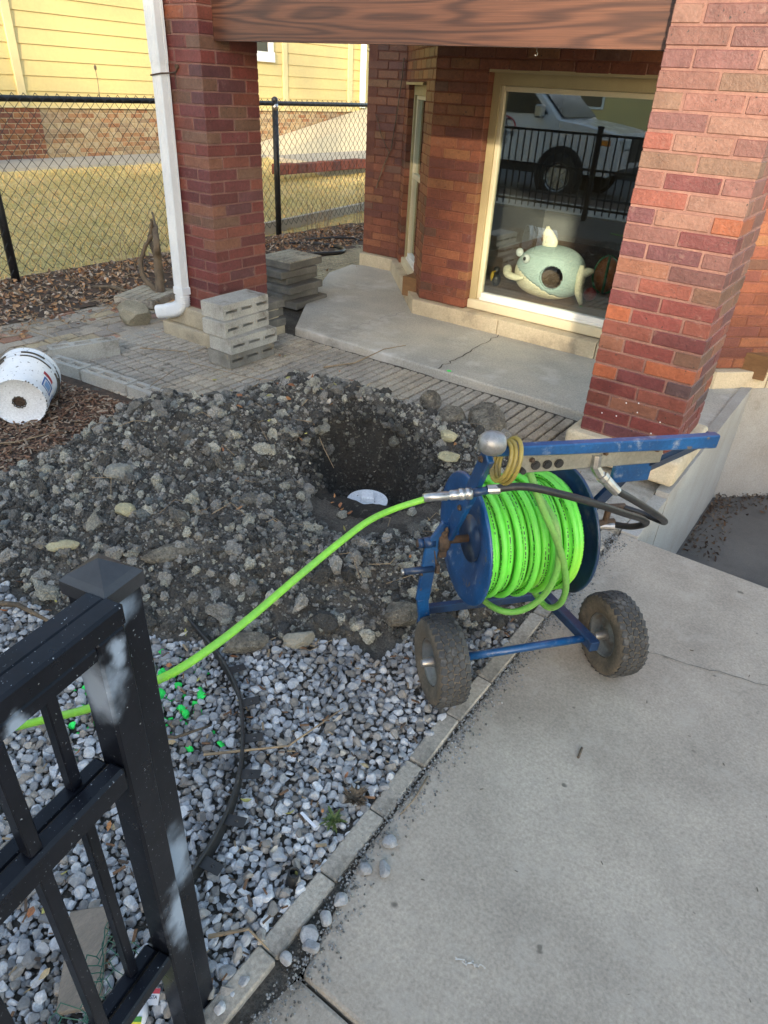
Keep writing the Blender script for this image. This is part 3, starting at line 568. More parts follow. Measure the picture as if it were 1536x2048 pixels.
plinth(plf, LX, -.008, .018, .055, .125, M['lime2'], r=.01); plinth(plf, LX, -.008, -.109, .085, .16, M['lime2'], 'footing', r=.01)
mb = MB()
for p in [(.245, .205, -.001), (.16, .115, -.001), (.335, .08, -.001), (.09, .11, -.001), (.25, .16, -.001), (.19, .19, -.001), (.36, .145, -.001)]:
    mb.lathe([(0, .0), (.0008, random.uniform(.001, .0032)), (.0, .0036)], (p[0], p[2], p[1]), (0, -1, 0), 7)
mb.build('paint_drips', M['tagw'], pr)

# beam and deck
bt = thing('wooden_beam', 'wide brown stained timber beam with wavy grain spanning the two brick pillars', 'beam', (-1.3, .12, 1.57))
mb = MB(); mb.box((LX + W + .004, .098, 1.556), (-.0, .140, 2.25)); mb.build('board', M['wood'], bt)
mb = MB(); mb.box((LX + W + .006, .146, 1.566), (-.004, .186, 2.25)); mb.build('backing_board', M['rust'], bt)
for hx in (-1.52, -.60):
    mb = MB(); pts = [(hx, .165, 1.568), (hx, .165, 1.545)] + [(hx + .006 * math.sin(t), .165, 1.537 + .008 * math.cos(t)) for t in np.linspace(0, 4.2, 8)]; mb.tube(pts, .0016, 5); mb.build('hook', M['steel'], bt)
dk = thing('porch_deck', 'dark underside of the porch deck above the brick bay', 'deck', (-1.3, .9, 1.75))
mb = MB()
for k in range(13): mb.box((-3.1 + k * .285, .19, 1.80), (-3.06 + k * .285, 1.66, 1.99))
mb.build('joists', M['deckw'], dk); mb = MB(); mb.box((-3.15, .19, 1.99), (.5, 2.9, 2.04)); mb.box((-3.2, .0, 2.3), (.6, 2.9, 2.5)); mb.build('planks', M['deckw'], dk)

# ---------------------------------------------------------------- brick house with the bay
HT = thing('brick_house', 'red brick house bay with a large cream framed basement window and limestone curb', 'house', (-1.0, 1.6, -.17))
def wall_run(mb, mo, p, q, z0, z1, pal, thick=.1, opening=None, start=0.):
    """running bond on the line p->q, outward normal to the right of travel"""
    p = Vector((*p, 0)); q = Vector((*q, 0)); d = (q - p); L = d.length; d.normalize(); nrm = Vector((d.y, -d.x, 0)); X = Matrix((d, -nrm, Vector((0, 0, 1)))).transposed().to_4x4(); X.translation = p
    k = 0; z = z0; bl = .2245
    while z < z1 - .02:
        x = -bl / 2 * ((k + start) % 2)
        while x < L - .01:
            a, b = max(x, 0), min(x + bl, L)
            segs = [(a, b)]
            if opening and opening[2] < z + CH / 2 < opening[3]:
                segs = [s for s in ((a, min(b, opening[0])), (max(a, opening[1]), b)) if s[1] - s[0] > .01]
            for s0, s1 in segs:
                if s1 - s0 > .025: brick(mb, (s0 + JN / 2 if s0 > 0 else 0, 0, z + JN / 2), (s1 - JN / 2 if s1 < L - 1e-4 and not (opening and abs(s1 - opening[0]) < 1e-4) else s1, thick, min(z + CH - JN / 2, z1)), pal, X)
            x += bl
        z += CH; k += 1
    e = .004
    if opening:
        o = opening; mo.box((0, e, z0), (o[0] - e, thick, z1), X=X); mo.box((o[1] + e, e, z0), (L, thick, z1), X=X); mo.box((o[0] - e + .0005, e, o[3]), (o[1] + e - .0005, thick, z1), X=X)
        if o[2] > z0: mo.box((o[0] - e + .0005, e, z0), (o[1] + e - .0005, thick, o[2]), X=X)
    else: mo.box((0, e, z0), (L, thick, z1), X=X)
    return X
mb = MB(); mo = MB(); BZ = -.05; BT = 2.0
A0 = (-3.45, 2.67); A1 = (-3.03, 2.67); A2 = (-2.04, 1.605); A3 = (.27, 1.605); A4 = (1.35, 2.70); A5 = (2.6, 2.70)
wall_run(mb, mo, A0, A1, BZ, BT, PALB, start=1)
XL = wall_run(mb, mo, (-3.03, 2.672), A2, BZ, BT, PALB, opening=(.19, 1.09, -.2, 1.42))
XC = wall_run(mb, mo, (-2.04, 1.607), A3, BZ, BT, PALB, opening=(.417, 1.885, -.2, 1.513))
XR = wall_run(mb, mo, A3, A4, BZ, BT, PALB, opening=(.45, 1.2, .0, 1.42), start=1)
wall_run(mb, mo, (-3.45, 6.5), (-3.45, 2.67), BZ, BT, PALB)
mb.build('brick_wall', M['brick'], HT); mo.build('mortar', M['mortar_dark'], HT)
mo = MB()
def offs(pts, o):
    out = []
    for i, p in enumerate(pts):
        p = Vector(p); ns = []
        if i > 0: d = (p - Vector(pts[i - 1])).normalized(); ns.append(Vector((d.y, -d.x)))
        if i < len(pts) - 1: d = (Vector(pts[i + 1]) - p).normalized(); ns.append(Vector((d.y, -d.x)))
        n = sum(ns, Vector((0, 0))).normalized(); k = o / max(n.dot(ns[0]), .3); out.append(tuple(p + n * k))
    return out
base = [A0, A1, A2, A3, A4, A5]; outl = offs(base, .055); inn = offs(base, -.22)
for i in range(5):
    a, b, c, d = outl[i], outl[i + 1], inn[i + 1], inn[i]
    segs = {2: [0, .33, .66, 1], 1: [0, .55, 1], 3: [0, .25, 1]}.get(i, [0, 1])
    for s in range(len(segs) - 1):
        t0, t1 = segs[s] + (.0012 if s else 0), segs[s + 1] - (.0012 if s < len(segs) - 2 else 0); L_ = lambda p, q, t: (p[0] + (q[0] - p[0]) * t, p[1] + (q[1] - p[1]) * t)
        mo.prism([L_(a, b, t0), L_(a, b, t1), L_(d, c, t1), L_(d, c, t0)], -.3 if i < 3 else -.17, -.055)
cb = mo.build('stone_curb', M['lime'], HT); bv = cb.modifiers.new('b', 'BEVEL'); bv.width = .006; bv.segments = 2
mo = MB(); mo.prism([(-3.45, 6.5), (-3.45, 2.8), (-2.0, 1.85), (-2.0, 6.5)], 1.8, 1.9); mo.box((-3.3, 6.4, -.3), (2.6, 6.5, 2.5)); mo.build('back_wall', M['interior'], HT)
# big window
def window(parent, X, x0, x1, z0, z1, dep=.075, casing=.055, sill=True, mid=None, blind=False):
    w = bpy.data.objects.new('window', None); COL.objects.link(w); w.parent = parent; ORG[w.name] = ORG[parent.name]
    mb = MB(); c = casing
    mb.box((x0, dep, z0), (x0 + c, dep + .10, z1), X=X); mb.box((x1 - c, dep, z0), (x1, dep + .10, z1), X=X); mb.box((x0 + c, dep + .001, z1 - .085), (x1 - c, dep + .10, z1), X=X); mb.box((x0, dep - .075, z1 - .014), (x1, dep - .001, z1 + .004), X=X)
    mb.build('casing', M['tan'], w)
    mb = MB(); a = .032; ix0, ix1, iz0, iz1 = x0 + c, x1 - c, z0 + .058, z1 - .086; d2 = dep + .018
    mb.cbox((ix0, d2, iz0), (ix0 + a, d2 + .05, iz1), .004, X=X); mb.cbox((ix1 - a, d2, iz0), (ix1, d2 + .05, iz1), .004, X=X); mb.cbox((ix0 + a, d2, iz1 - a), (ix1 - a, d2 + .05, iz1), .004, X=X)
    if mid: mb.cbox((ix0 + a, d2, mid - .02), (ix1 - a, d2 + .05, mid + .02), .004, X=X)
    mb.build('frame', M['cream'], w)
    mb = MB(); mb.cbox((ix0 + a + .001, d2 - .004, iz0), (ix1 - a - .001, d2 + .05, iz0 + .050), .004, X=X); mb.cbox((ix0 + a + .001, d2 - .018, iz0 - .002), (ix1 - a - .001, d2 - .005, iz0 + .018), .003, X=X); mb.build('bottom_rail', M['whitef'], w)
    mb = MB(); mb.cbox((x0 + .001, dep - .03, z0 - .012), (x1 - .001, dep + .10, iz0 - .003), .006, X=X); mb.build('sill', M['cream'], w)
    mb = MB(); mb.box((ix0 + a - .002, d2 + .022, iz0 + .048), (ix1 - a + .002, d2 + .026, iz1 - a + .002), X=X); mb.build('pane', M['glass'], w)
    return w
window(HT, XC, .417, 1.885, -.038, 1.513)
window(HT, XL, .19, 1.09, -.05, 1.42, dep=.05, mid=.72)
window(HT, XR, .45, 1.2, .0, 1.42, dep=.05)
# room behind the window
mb = MB(); mb.box((-2.3, 1.74, -.1), (.55, 4.4, .055)); rf = mb.build('room_floor', M['wfloor'], HT)
mb = MB(); mb.box((-2.3, 4.4, -.1), (.55, 4.5, 1.9)); mb.box((-2.35, 2.1, -.1), (-2.3, 4.4, 1.9)); mb.box((.55, 2.1, -.1), (.6, 4.4, 1.9)); mb.box((-2.3, 1.76, 1.75), (.55, 4.4, 1.8)); mb.build('room_wall', M['interior'], HT)
# vine on the pier
vt = MB(); vt.tube([(-3.30, 2.655, .55), (-3.22, 2.65, .75), (-3.14, 2.65, .9), (-3.10, 2.65, 1.15), (-3.06, 2.65, 1.45), (-3.05, 2.65, 1.6)], .005, 5); vt.tube([(-3.16, 2.65, .86), (-3.26, 2.65, 1.0), (-3.33, 2.66, 1.15)], .0035, 5); tag(vt.build('vine', M['bark']), 'thin bare brown vine climbing the far brick pier', 'vine')

# ---------------------------------------------------------------- yellow house next door
YH = thing('yellow_house', 'yellow clapboard house on an old brick foundation beyond the chain link fence', 'house', (-10, 5, .2))
HX = -10.0
mb = MB(); z = .885; k = 0
while z < 6.3:
    mb.add([(HX + .022, -3.0, z), (HX + .022, 16, z), (HX + .004, 16, z + .19), (HX + .004, -3.0, z + .19)], [(0, 1, 2, 3)]); mb.add([(HX - .01, -3.0, z - .0005), (HX - .01, 16, z - .0005), (HX + .022, 16, z), (HX + .022, -3.0, z)], [(0, 1, 2, 3)])
    z += .19
mb.build('siding', M['siding'], YH)
mb = MB(); mb.box((HX - 6, -3.0, .88), (HX - .012, 16, 6.4)); mb.build('shell', M['siding'], YH)
mb = MB()
for y in (3.02, 8.47): mb.cbox((HX + .0, y - .06, .87), (HX + .045, y + .06, 6.3), .004)
mb.cbox((HX + .0, 10.42, .87), (HX + .05, 10.56, 6.3), .004); mb.cbox((HX - .02, -3, .862), (HX + .035, 16, .884), .003)
mb.build('corner_boards', M['trimy'], YH)
mb = MB(); mb.tube([(HX + .09, 10.86, .95), (HX + .09, 10.86, 6)], .085, 4); mb.build('downspout', M['white'], YH)
w = bpy.data.objects.new('window', None); COL.objects.link(w); w.parent = YH; ORG[w.name] = ORG[YH.name]
mb = MB(); mb.box((HX + .0, 7.1, 1.66), (HX + .07, 8.16, 1.82)); mb.box((HX + .0, 8.02, 1.821), (HX + .06, 8.14, 3.2)); mb.box((HX + .0, 7.1, 1.821), (HX + .06, 7.22, 3.2)); mb.build('window_frame', M['whitef'], w)
mb = MB(); mb.box((HX + .0, 7.221, 1.821), (HX + .025, 8.019, 3.2)); mb.build('pane', M['dglass'], w)
mb = MB(); mo = MB()
def found(p, q, pal, z0=.19, z1=.862):
    wall_run(mb, mo, p, q, z0, z1, pal, thick=.15)
found((HX + .014, -3.0), (HX + .014, 3.25), PALD); found((HX + .0, 3.25), (HX + .0, 16), PALN)
mb.build('brick_foundation', M['found'], YH); mo.build('foundation_mortar', M['foundm'], YH)
# roof eaves far above
mb = MB(); mb.box((HX - 7, -3.4, 6.4), (HX + .5, 16.4, 6.6)); mb.build('roof', M['asphalt'], YH)
rp = MB(); rp.add([(HX + .03, 6.95, .19), (HX + 1.0, 6.95, .19), (HX + 1.0, 11.0, .93), (HX + .03, 11.0, .93), (HX + 1.0, 11.0, .19), (HX + .03, 11.0, .19)], [(0, 1, 2, 3), (1, 4, 2), (0, 3, 5), (3, 2, 4, 5)]); rp.box((HX + .03, 11.0, .19), (HX + 1.0, 14, .93))
tag(rp.build('ramp', M['rampc']), 'pale concrete ramp rising along the yellow house foundation', 'ramp')
bd = MB()
for k in range(40):
    y = 5.6 + k * .22; bd.cbox((-7.60, y, .10), (-7.42, y + .205, .245 + random.uniform(-.01, .01)), .008, col=pick([((.20, .06, .04), 3), ((.14, .05, .04), 2)]))
tag(bd.build('border', M['found']), 'low row of dark red edging bricks along the neighbour path', 'edging')
kb = MB(); kb.prism([(-5.35, 2.6), (-5.30, 2.6), (-6.0, 7.9), (-6.08, 7.9)], -.3, -.10); kb.prism([(-5.30, -4.4), (-5.24, -4.4), (-5.24, 2.55), (-5.30, 2.55)], -.3, -.225)
tag(kb.build('concrete_kerb', M['path']), kind='structure')

# ---------------------------------------------------------------- chain link fence
CF_ = thing('chain_link_fence', 'black chain link fence with round rail and posts in front of the lawn', 'fence', (-5.05, 2, -.2))
def fl(y): return -4.93 - .065 * (y + .165)        # fence line
def fence_post(y, top=1.19):
    mb = MB(); mb.tube([(fl(y), y, -.3), (fl(y), y, top)], .034, 16); mb.lathe([(0, .036), (.02, .036), (.035, .02), (.04, 0)], (fl(y), y, top), (0, 0, 1), 16)
    return mb.build('post', M['blackmetal'], CF_, smooth=True)
for y in (-3.4, -.165, 3.21, 6.4): fence_post(y)
mb = MB(); mb.tube([(fl(y), y, 1.165) for y in (-3.6, -1, 2, 4.5, 6.6)], .023, 14); mb.build('top_rail', M['blackmetal'], CF_, smooth=True)
for y in (3.21,):
    mb = MB(); mb.tube([(fl(y), y, 1.10), (fl(y), y, 1.16)], .037, 12); mb.build('bracket', M['steel'], CF_, smooth=True)
mb = MB(); pw, ph = .098, .104; cols = int(10.0 / (pw / 2)); rows = 26; zt = 1.205
for i in range(cols):
    P = []
    for k in range(rows):
        c = i if (i + k) % 2 == 0 else i + 1; y = -3.5 + c * pw / 2; off = .005 if (k % 2) else -.005
        P.append((fl(y) + off + (.028 if k < 2 else .03), y + random.uniform(-.002, .002), zt - k * ph / 2))
    mb.tube(P, .0030, 4, cap=False)
mb.build('wire_mesh', M['wire'], CF_)

# ---------------------------------------------------------------- oversprayed black fence at the walk
FP = Vector((.293, -2.721, 0)); FT = Vector((.19, -.982, 0)); FN = Vector((.982, .19, 0))
FX = Matrix((FT, FN, Vector((0, 0, 1)))).transposed().to_4x4(); FX.translation = FP     # x along fence, y towards the walk
GX = FX.copy(); FX = Matrix.Translation((.393, -2.773, .201)) @ (FX.to_3x3().to_4x4() @ Matrix.Scale(.855, 4))
def gw_(t, n, z): return GX @ Vector((t, n, z))
def fw_(t, n, z): return FX @ Vector((t, n, z))
spost = spray_patches(M['fence'], [(fw_(-.015, .0, .752), .040, (1, 1, 1.4)), (fw_(-.030, .0, .13), .050, (1.0, 1.0, .55))])
sst = spray_patches(M['fence'], [(fw_(.025, .034, .735), .018, (1, 1, .7)), (fw_(.052, .010, .68), .034, (1, 1, .5)), (fw_(.012, .034, .05), .034, (1.3, 1, .36))])
srail = spray_patches(M['fence'], [(fw_(.18, .036, .752), .017, (.12, 1, 1))])
po = thing('fence_post', 'black square metal post with a bronze tipped pyramid cap and white overspray', 'post', fw_(-.034, -.039, -.2))
mb = MB(); mb.cbox((-.068, -.078, -.58), (-.002, -.002, .79), .004, X=FX); mb.build('shaft', spost, po)
mb = MB(); a, b, c, d, z0 = -.0715, .0015, -.0815, .0015, .772
vs = [fw_(x, y, z) for z, q in ((z0, 0), (z0 + .022, 0)) for x, y in ((a, c), (b, c), (b, d), (a, d))] + [fw_(x, y, z0 + .030) for x, y in ((a + .008, c + .008), (b - .008, c + .008), (b - .008, d - .008), (a + .008, d - .008))] + [fw_((a + b) / 2, (c + d) / 2, z0 + .052)]
mb.add(vs, [(0, 1, 5, 4), (1, 2, 6, 5), (2, 3, 7, 6), (3, 0, 4, 7), (4, 5, 9, 8), (5, 6, 10, 9), (6, 7, 11, 10), (7, 4, 8, 11), (8, 9, 12), (9, 10, 12), (10, 11, 12), (11, 8, 12)])
mb.build('cap', mat('cap_black', (.018, .019, .022), (.03, .031, .036), rough=.42, scale=18, dust=(.20, .11, .05), dust_lo=.64, dust_hi=.76, dust_scale=16, coat=.1), po)
gt = thing('metal_gate', 'black metal gate leaf with oversprayed stile, rails and square pickets', 'gate', fw_(.03, .02, -.2))
mb = MB(); mb.cbox((.002, -.016, -.44), (.052, .033, .766), .004, X=FX); mb.build('stile', sst, gt)
for z, th, mm in ((.758, .036, srail),):
    mb = MB(); mb.cbox((.0005, .004, .7665), (1.15, .036, .8015), .004, X=FX); mb.cbox((.053, .004, .742), (1.15, .034, .766), .003, X=FX); mb.build('top_rail', srail, gt)
mb = MB(); mb.cbox((.056, .008, .488), (1.15, .038, .535), .005, X=FX); mb.build('middle_rail', M['fence'], gt)
mb = MB(); mb.cbox((.053, .006, -.058), (1.15, .034, -.024), .004, X=FX); mb.build('bottom_rail', M['fence'], gt)
for t in (.205, .405, .605, .805, 1.005):
    mb = MB(); mb.cbox((t - .010, .012, -.023), (t + .010, .032, .487), .002, X=FX); mb.cbox((t - .010, .012, .536), (t + .010, .032, .741), .002, X=FX); mb.build('picket', M['fence'], gt)
fp = thing('metal_fence', 'black metal fence panel standing close behind the gate leaf', 'fence', fw_(.5, -.01, -.2))
mb = MB(); mb.cbox((.0005, -.030, .764), (1.6, .003, .797), .004, X=FX); mb.build('top_rail', M['fence'], fp)
mb = MB(); mb.cbox((.053, -.028, .480), (1.6, .000, .520), .004, X=FX); mb.build('middle_rail', M['fence'], fp)
mb = MB(); mb.cbox((.053, -.028, -.066), (1.6, .000, -.032), .004, X=FX); mb.build('bottom_rail', M['fence'], fp)
for t in (.105, .305, .505, .705, .905, 1.105, 1.305, 1.505):
    mb = MB(); mb.cbox((t - .009, -.024, -.031), (t + .009, -.006, .479), .002, X=FX); mb.cbox((t - .009, -.024, .521), (t + .009, -.006, .763), .002, X=FX); mb.build('picket', M['fence'], fp)
ep = thing('fence_post', 'far black square gate post at the street end of the gate', 'post', fw_(1.65, -.02, -.4))
mb = MB(); mb.cbox((1.605, -.06, -.58), (1.68, .015, .80), .004, X=FX); mb.build('shaft', M['fence'], ep); mb = MB(); mb.cbox((1.60, -.065, .801), (1.685, .02, .825), .010, X=FX); mb.build('cap', M['fence'], ep)
# netting on the fence foot
mb = MB()
def hexnet(mb, f, nu, nv, r):
    for i in range(nu):
        for j in range(nv):
            o = .5 * (j % 2); a = (i + o, j); P = lambda u, v: f(u, v)
            mb.tube([P(a[0], a[1]), P(a[0], a[1] + .5)], r, 3, cap=False); mb.tube([P(a[0], a[1] + .5), P(a[0] + .5, a[1] + 1)], r, 3, cap=False); mb.tube([P(a[0], a[1] + .5), P(a[0] - .5, a[1] + 1)], r, 3, cap=False)
def netf(u, v):
    t = .06 + u * .024; z = -.19 + v * .019 + .022 * math.sin(u * .55) + .012 * math.sin(u * 1.9 + v); n = -.045 - .004 * v + .022 * math.sin(u * .8 + v * .5) + .012 * math.sin(v * 1.3 + u * 2.1)
    return gw_(t + .012 * math.sin(v * .9), n, z)
hexnet(mb, netf, 30, 9, .0011); tag(mb.build('garden_netting', M['mesh_green']), 'dark green plastic netting sagging along the fence foot', 'netting')
# board lying behind the pickets
bo = MB(); X = Matrix.Translation((.13, -2.84, -.165)) @ Matrix.Rotation(R(48), 4, 'Z') @ Matrix.Rotation(R(8), 4, 'X'); bo.cbox((-.040, -.10, -.010), (.040, .085, .010), .003, X=X)
tag(bo.build('wood_board', M['board']), 'weathered grey board lying on the gravel behind the gate pickets', 'board')
# plant labels in a clear sleeve at the gate foot
def flat_box(mb, c, u, v, n, su, sv, sn, col=None):
    X = Matrix((u, v, n)).transposed().to_4x4(); X.translation = c; mb.box((-su, -sv, -sn), (su, sv, sn), X=X, col=col)
def text_obj(body, size, c, u, v, n, mt, parent, name='lettering', ext=.0006):
    cu = bpy.data.curves.new(name, 'FONT'); cu.body = body; cu.size = size; cu.extrude = ext; cu.align_x = 'CENTER'; cu.align_y = 'CENTER'; cu.materials.append(mt)
    o = bpy.data.objects.new(name, cu); COL.objects.link(o); bpy.context.view_layer.update(); me_ = bpy.data.meshes.new_from_object(o.evaluated_get(bpy.context.evaluated_depsgraph_get())); bpy.data.objects.remove(o); o = bpy.data.objects.new(name, me_); COL.objects.link(o); X = Matrix((u, v, n)).transposed().to_4x4(); X.translation = c
    if parent is not None: o.parent = parent; X.translation = Vector(c) - ORG[parent.name]
    o.matrix_local = X; return o
u = Vector((.82, .55, .12)).normalized(); n_ = (CP - Vector((.33, -2.83, -.1))).normalized(); n_ = (n_ - u * n_.dot(u)).normalized(); v = n_.cross(u)
lr = thing('plant_label', 'small white plant label with a red band at the foot of the gate', 'plant label', (.325, -2.822, -.10))
c = Vector((.325, -2.822, -.10)); mb = MB(); flat_box(mb, c, u, v, n_, .022, .013, .0006); mb.build('card', M['tagw'], lr)
mb = MB(); flat_box(mb, c + v * .009 + n_ * .0012, u, v, n_, .022, .004, .0004); mb.build('red_band', M['tagr'], lr)
text_obj('WINGSTA', .008, c - v * .001 + n_ * .0009, u, v, n_, M['ink'], lr)
c = Vector((.345, -2.872, -.085)); ly = thing('plant_label', 'small yellow plant label with a green band leaning at the gate foot', 'plant label', tuple(c))
mb = MB(); flat_box(mb, c, u, v, n_, .018, .012, .0006); mb.build('card', M['tagy'], ly); mb = MB(); flat_box(mb, c + v * .009 + n_ * .0012, u, v, n_, .018, .004, .0004); mb.build('green_band', M['tagg'], ly)
mb = MB(); mb.tube([c + u * -.014 - v * .004 + n_ * .0012, c + u * -.004 + v * .002 + n_ * .0012, c + u * .004 - v * .003 + n_ * .0012, c + u * .014 + n_ * .0012], .0007, 4); mb.build('scribble', M['ink'], ly)
c = Vector((.345, -2.852, -.09)); bg_ = MB(); bg_.lathe([(-.02, .004), (-.016, .010), (0, .013), (.02, .010), (.026, .003), (.027, 0)], c, v, 14); tag(bg_.build('plastic_scrap', M['tagw'], smooth=True), 'crumpled white plastic scrap between the two plant labels', 'scrap')
# ---------------------------------------------------------------- blue hose reel cart
CO = Vector((.45, -1.553, -.062)); E1 = Vector((.626, .78, 0)).normalized(); E2 = Vector((-.78, .626, 0)).normalized(); EZ = Vector((0, 0, 1))
def cw(a, b, h): return CO + E1 * a + E2 * b + EZ * h
CX = Matrix((E1, E2, EZ)).transposed().to_4x4(); CX.translation = CO
RC = thing('hose_reel_cart', 'scuffed blue two wheeled reel cart wound with lime green jetter hose', 'hose reel', cw(0, 0, -.135))
def bar(mb, p, q, w, h, upv=EZ, ch=.003):
    p, q = Vector(p), Vector(q); d = (q - p); L = d.length; d.normalize(); s = d.cross(upv).normalized(); t = s.cross(d)
    X = Matrix((d, s, t)).transposed().to_4x4(); X.translation = p; mb.cbox((0, -w / 2, -h / 2), (L, w / 2, h / 2), ch, X=X)
BC = (.11, .36); RR = .193
def wheel(a, outer_sign):
    w = bpy.data.objects.new('wheel', None); COL.objects.link(w); w.parent = RC; ORG[w.name] = ORG[RC.name]
    o = cw(a, 0, 0); r = .135; hw = .047
    mb = MB(); prof = [(-hw * .80, .072), (-hw * .98, .088), (-hw * 1.06, .108), (-hw * .98, .124), (-hw * .80, .1315), (-hw * .3, r - .001), (hw * .3, r - .001), (hw * .80, .1315), (hw * .98, .124), (hw * 1.06, .108), (hw * .98, .088), (hw * .80, .072)]
    mb.lathe(prof, o, E1, 44); mb.build('tyre', M['mudrub'], w, smooth=True)
    mb = MB(); NT = 34
    for k in range(NT):
        for row, off in enumerate((-.036, -.018, 0., .018, .036)):
            t = 2 * math.pi * (k + (.5 if row % 2 else 0)) / NT; rad = r + (.0 if abs(off) < .03 else -.0035)
            d = E2 * math.cos(t) + EZ * math.sin(t); tg = E2 * -math.sin(t) + EZ * math.cos(t); X = Matrix((E1, tg, d)).transposed().to_4x4(); X.translation = o + E1 * off + d * rad
            X = X @ Matrix.Rotation((-1) ** row * .35, 4, 'Z') @ Matrix.Rotation(.0 if abs(off) < .03 else math.copysign(.32, off), 4, 'Y')
            mb.cbox((-.0082, -.0102, -.006), (.0082, .0102, .0012), .0010, X=X)
    mb.build('tread', M['rubber'], w)
    mb = MB(); s = -1
    mb.lathe([(-.030, .074), (-.038, .070), (-.030, .066), (-.012, .060), (-.010, .035), (-.018, .026), (-.020, .012), (.02, .012), (.018, .026), (.010, .035), (.012, .060), (.030, .066), (.038, .070), (.030, .074)], o, E1, 32)
    mb.build('rim', M['rim'], w, smooth=True)
    mb = MB(); mb.lathe([(-.062, 0), (-.062, .011), (-.05, .013), (-.03, .016), (.03, .016), (.05, .013), (.058, .0)], o, E1, 18); mb.build('hub', M['steel'], w)
    return w
wheel(-.243, -1); wheel(.335, 1)
# frame
def part(name, fn, mt, smooth=False):
    mb = MB(); fn(mb); return mb.build(name, mt, RC, smooth=smooth)
part('axle', lambda b: b.tube([cw(-.30, 0, 0), cw(-.186, 0, 0)], .010, 12), M['steel'], True); part('axle', lambda b: b.tube([cw(.28, 0, 0), cw(.39, 0, 0)], .010, 12), M['steel'], True)
part('axle_tube', lambda b: b.tube([cw(-.180, -.004, .002), cw(.232, -.004, .002)], .0125, 16), M['blue'], True)
def base_r(b): bar(b, cw(.247, -.03, .002), cw(.205, .235, .0), .034, .034); b.cbox((.230, -.048, -.016), (.262, -.030, .020), .002, X=CX)
part('base_tube', base_r, M['blued'])
def base_l(b): bar(b, cw(-.190, -.02, .002), cw(-.262, .16, .035), .030, .034)
part('base_tube', base_l, M['blue'])
part('leg', lambda b: (bar(b, cw(-.262, .105, .02), cw(-.283, .105, .16), .014, .036, E1), bar(b, cw(-.283, .105, .155), cw(-.268, .108, .36), .014, .042, E1), bar(b, cw(-.268, .105, .34), cw(-.225, .105, .42), .014, .05, E1)), M['blue'])
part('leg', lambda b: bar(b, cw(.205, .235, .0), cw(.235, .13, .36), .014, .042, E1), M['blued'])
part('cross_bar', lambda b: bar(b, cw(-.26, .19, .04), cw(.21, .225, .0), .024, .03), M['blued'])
# flanges: dished discs
def flange(a, sgn):
    mb = MB(); o = cw(a, *BC); ax = E1 * sgn
    P = [(-.034, .0), (-.036, .035), (-.022, .075), (-.006, .115), (.0, .150), (.002, RR - .004), (.0, RR + .001), (-.006, RR + .003), (-.0085, RR - .002), (-.004, RR - .010), (-.007, .150), (-.012, .115), (-.028, .075), (-.042, .035), (-.042, 0)]
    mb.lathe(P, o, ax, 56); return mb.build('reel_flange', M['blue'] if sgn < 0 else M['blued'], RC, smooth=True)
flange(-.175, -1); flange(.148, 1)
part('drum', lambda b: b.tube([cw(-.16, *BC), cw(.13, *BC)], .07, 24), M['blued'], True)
part('shaft', lambda b: b.tube([cw(-.315, *BC), cw(-.13, *BC)], .0115, 14), M['rust'], True)
part('shaft_sleeve', lambda b: (b.tube([cw(-.312, *BC), cw(-.296, *BC)], .0145, 14), b.tube([cw(-.294, *BC), cw(-.262, *BC)], .0165, 14)), M['blued'], True)
def bearing(b):
    b.lathe([(-.016, .012), (-.016, .024), (-.010, .030), (.010, .030), (.016, .024), (.016, .012)], cw(-.238, *BC), E1, 20); b.cbox((-.250, BC[0] - .018, BC[1] - .050), (-.226, BC[0] + .018, BC[1] - .02), .004, X=CX); b.cbox((-.248, BC[0] - .02, BC[1] + .02), (-.228, BC[0] + .02, BC[1] + .042), .006, X=CX)
part('bearing', bearing, M['rust'])
part('swivel', lambda b: (b.lathe([(0, .0), (0, .020), (.04, .020), (.041, .016), (.070, .016), (.071, .0)], cw(.165, *BC), E1, 18), b.lathe([(.0, 0), (.0, .021), (.018, .021), (.018, 0)], cw(.238, *BC), E1, 6), b.tube([cw(.26, *BC), cw(.315, BC[0], BC[1])], .011, 12), b.tube([cw(.285, *BC), cw(.285, BC[0], BC[1] + .06)], .010, 12), b.tube([cw(.285, BC[0], BC[1] + .055), cw(.34, BC[0] + .004, BC[1] + .05)], .010, 12)), M['rust'], False)
def crank(b):
    b.tube([cw(-.255, .10, .272), cw(-.245, .10, .272)], .016, 12); b.tube([cw(-.250, .10, .272), cw(-.268, .105, .36)], .0035, 6)
part('crank_link', crank, M['rust'])
part('crank_grip', lambda b: (b.tube([cw(-.350, .10, .273), cw(-.262, .10, .272)], .0105, 12)), M['blued'], True)
part('crank_end', lambda b: (b.tube([cw(-.357, .10, .273), cw(-.3505, .10, .273)], .0095, 12)), M['steel'], True)
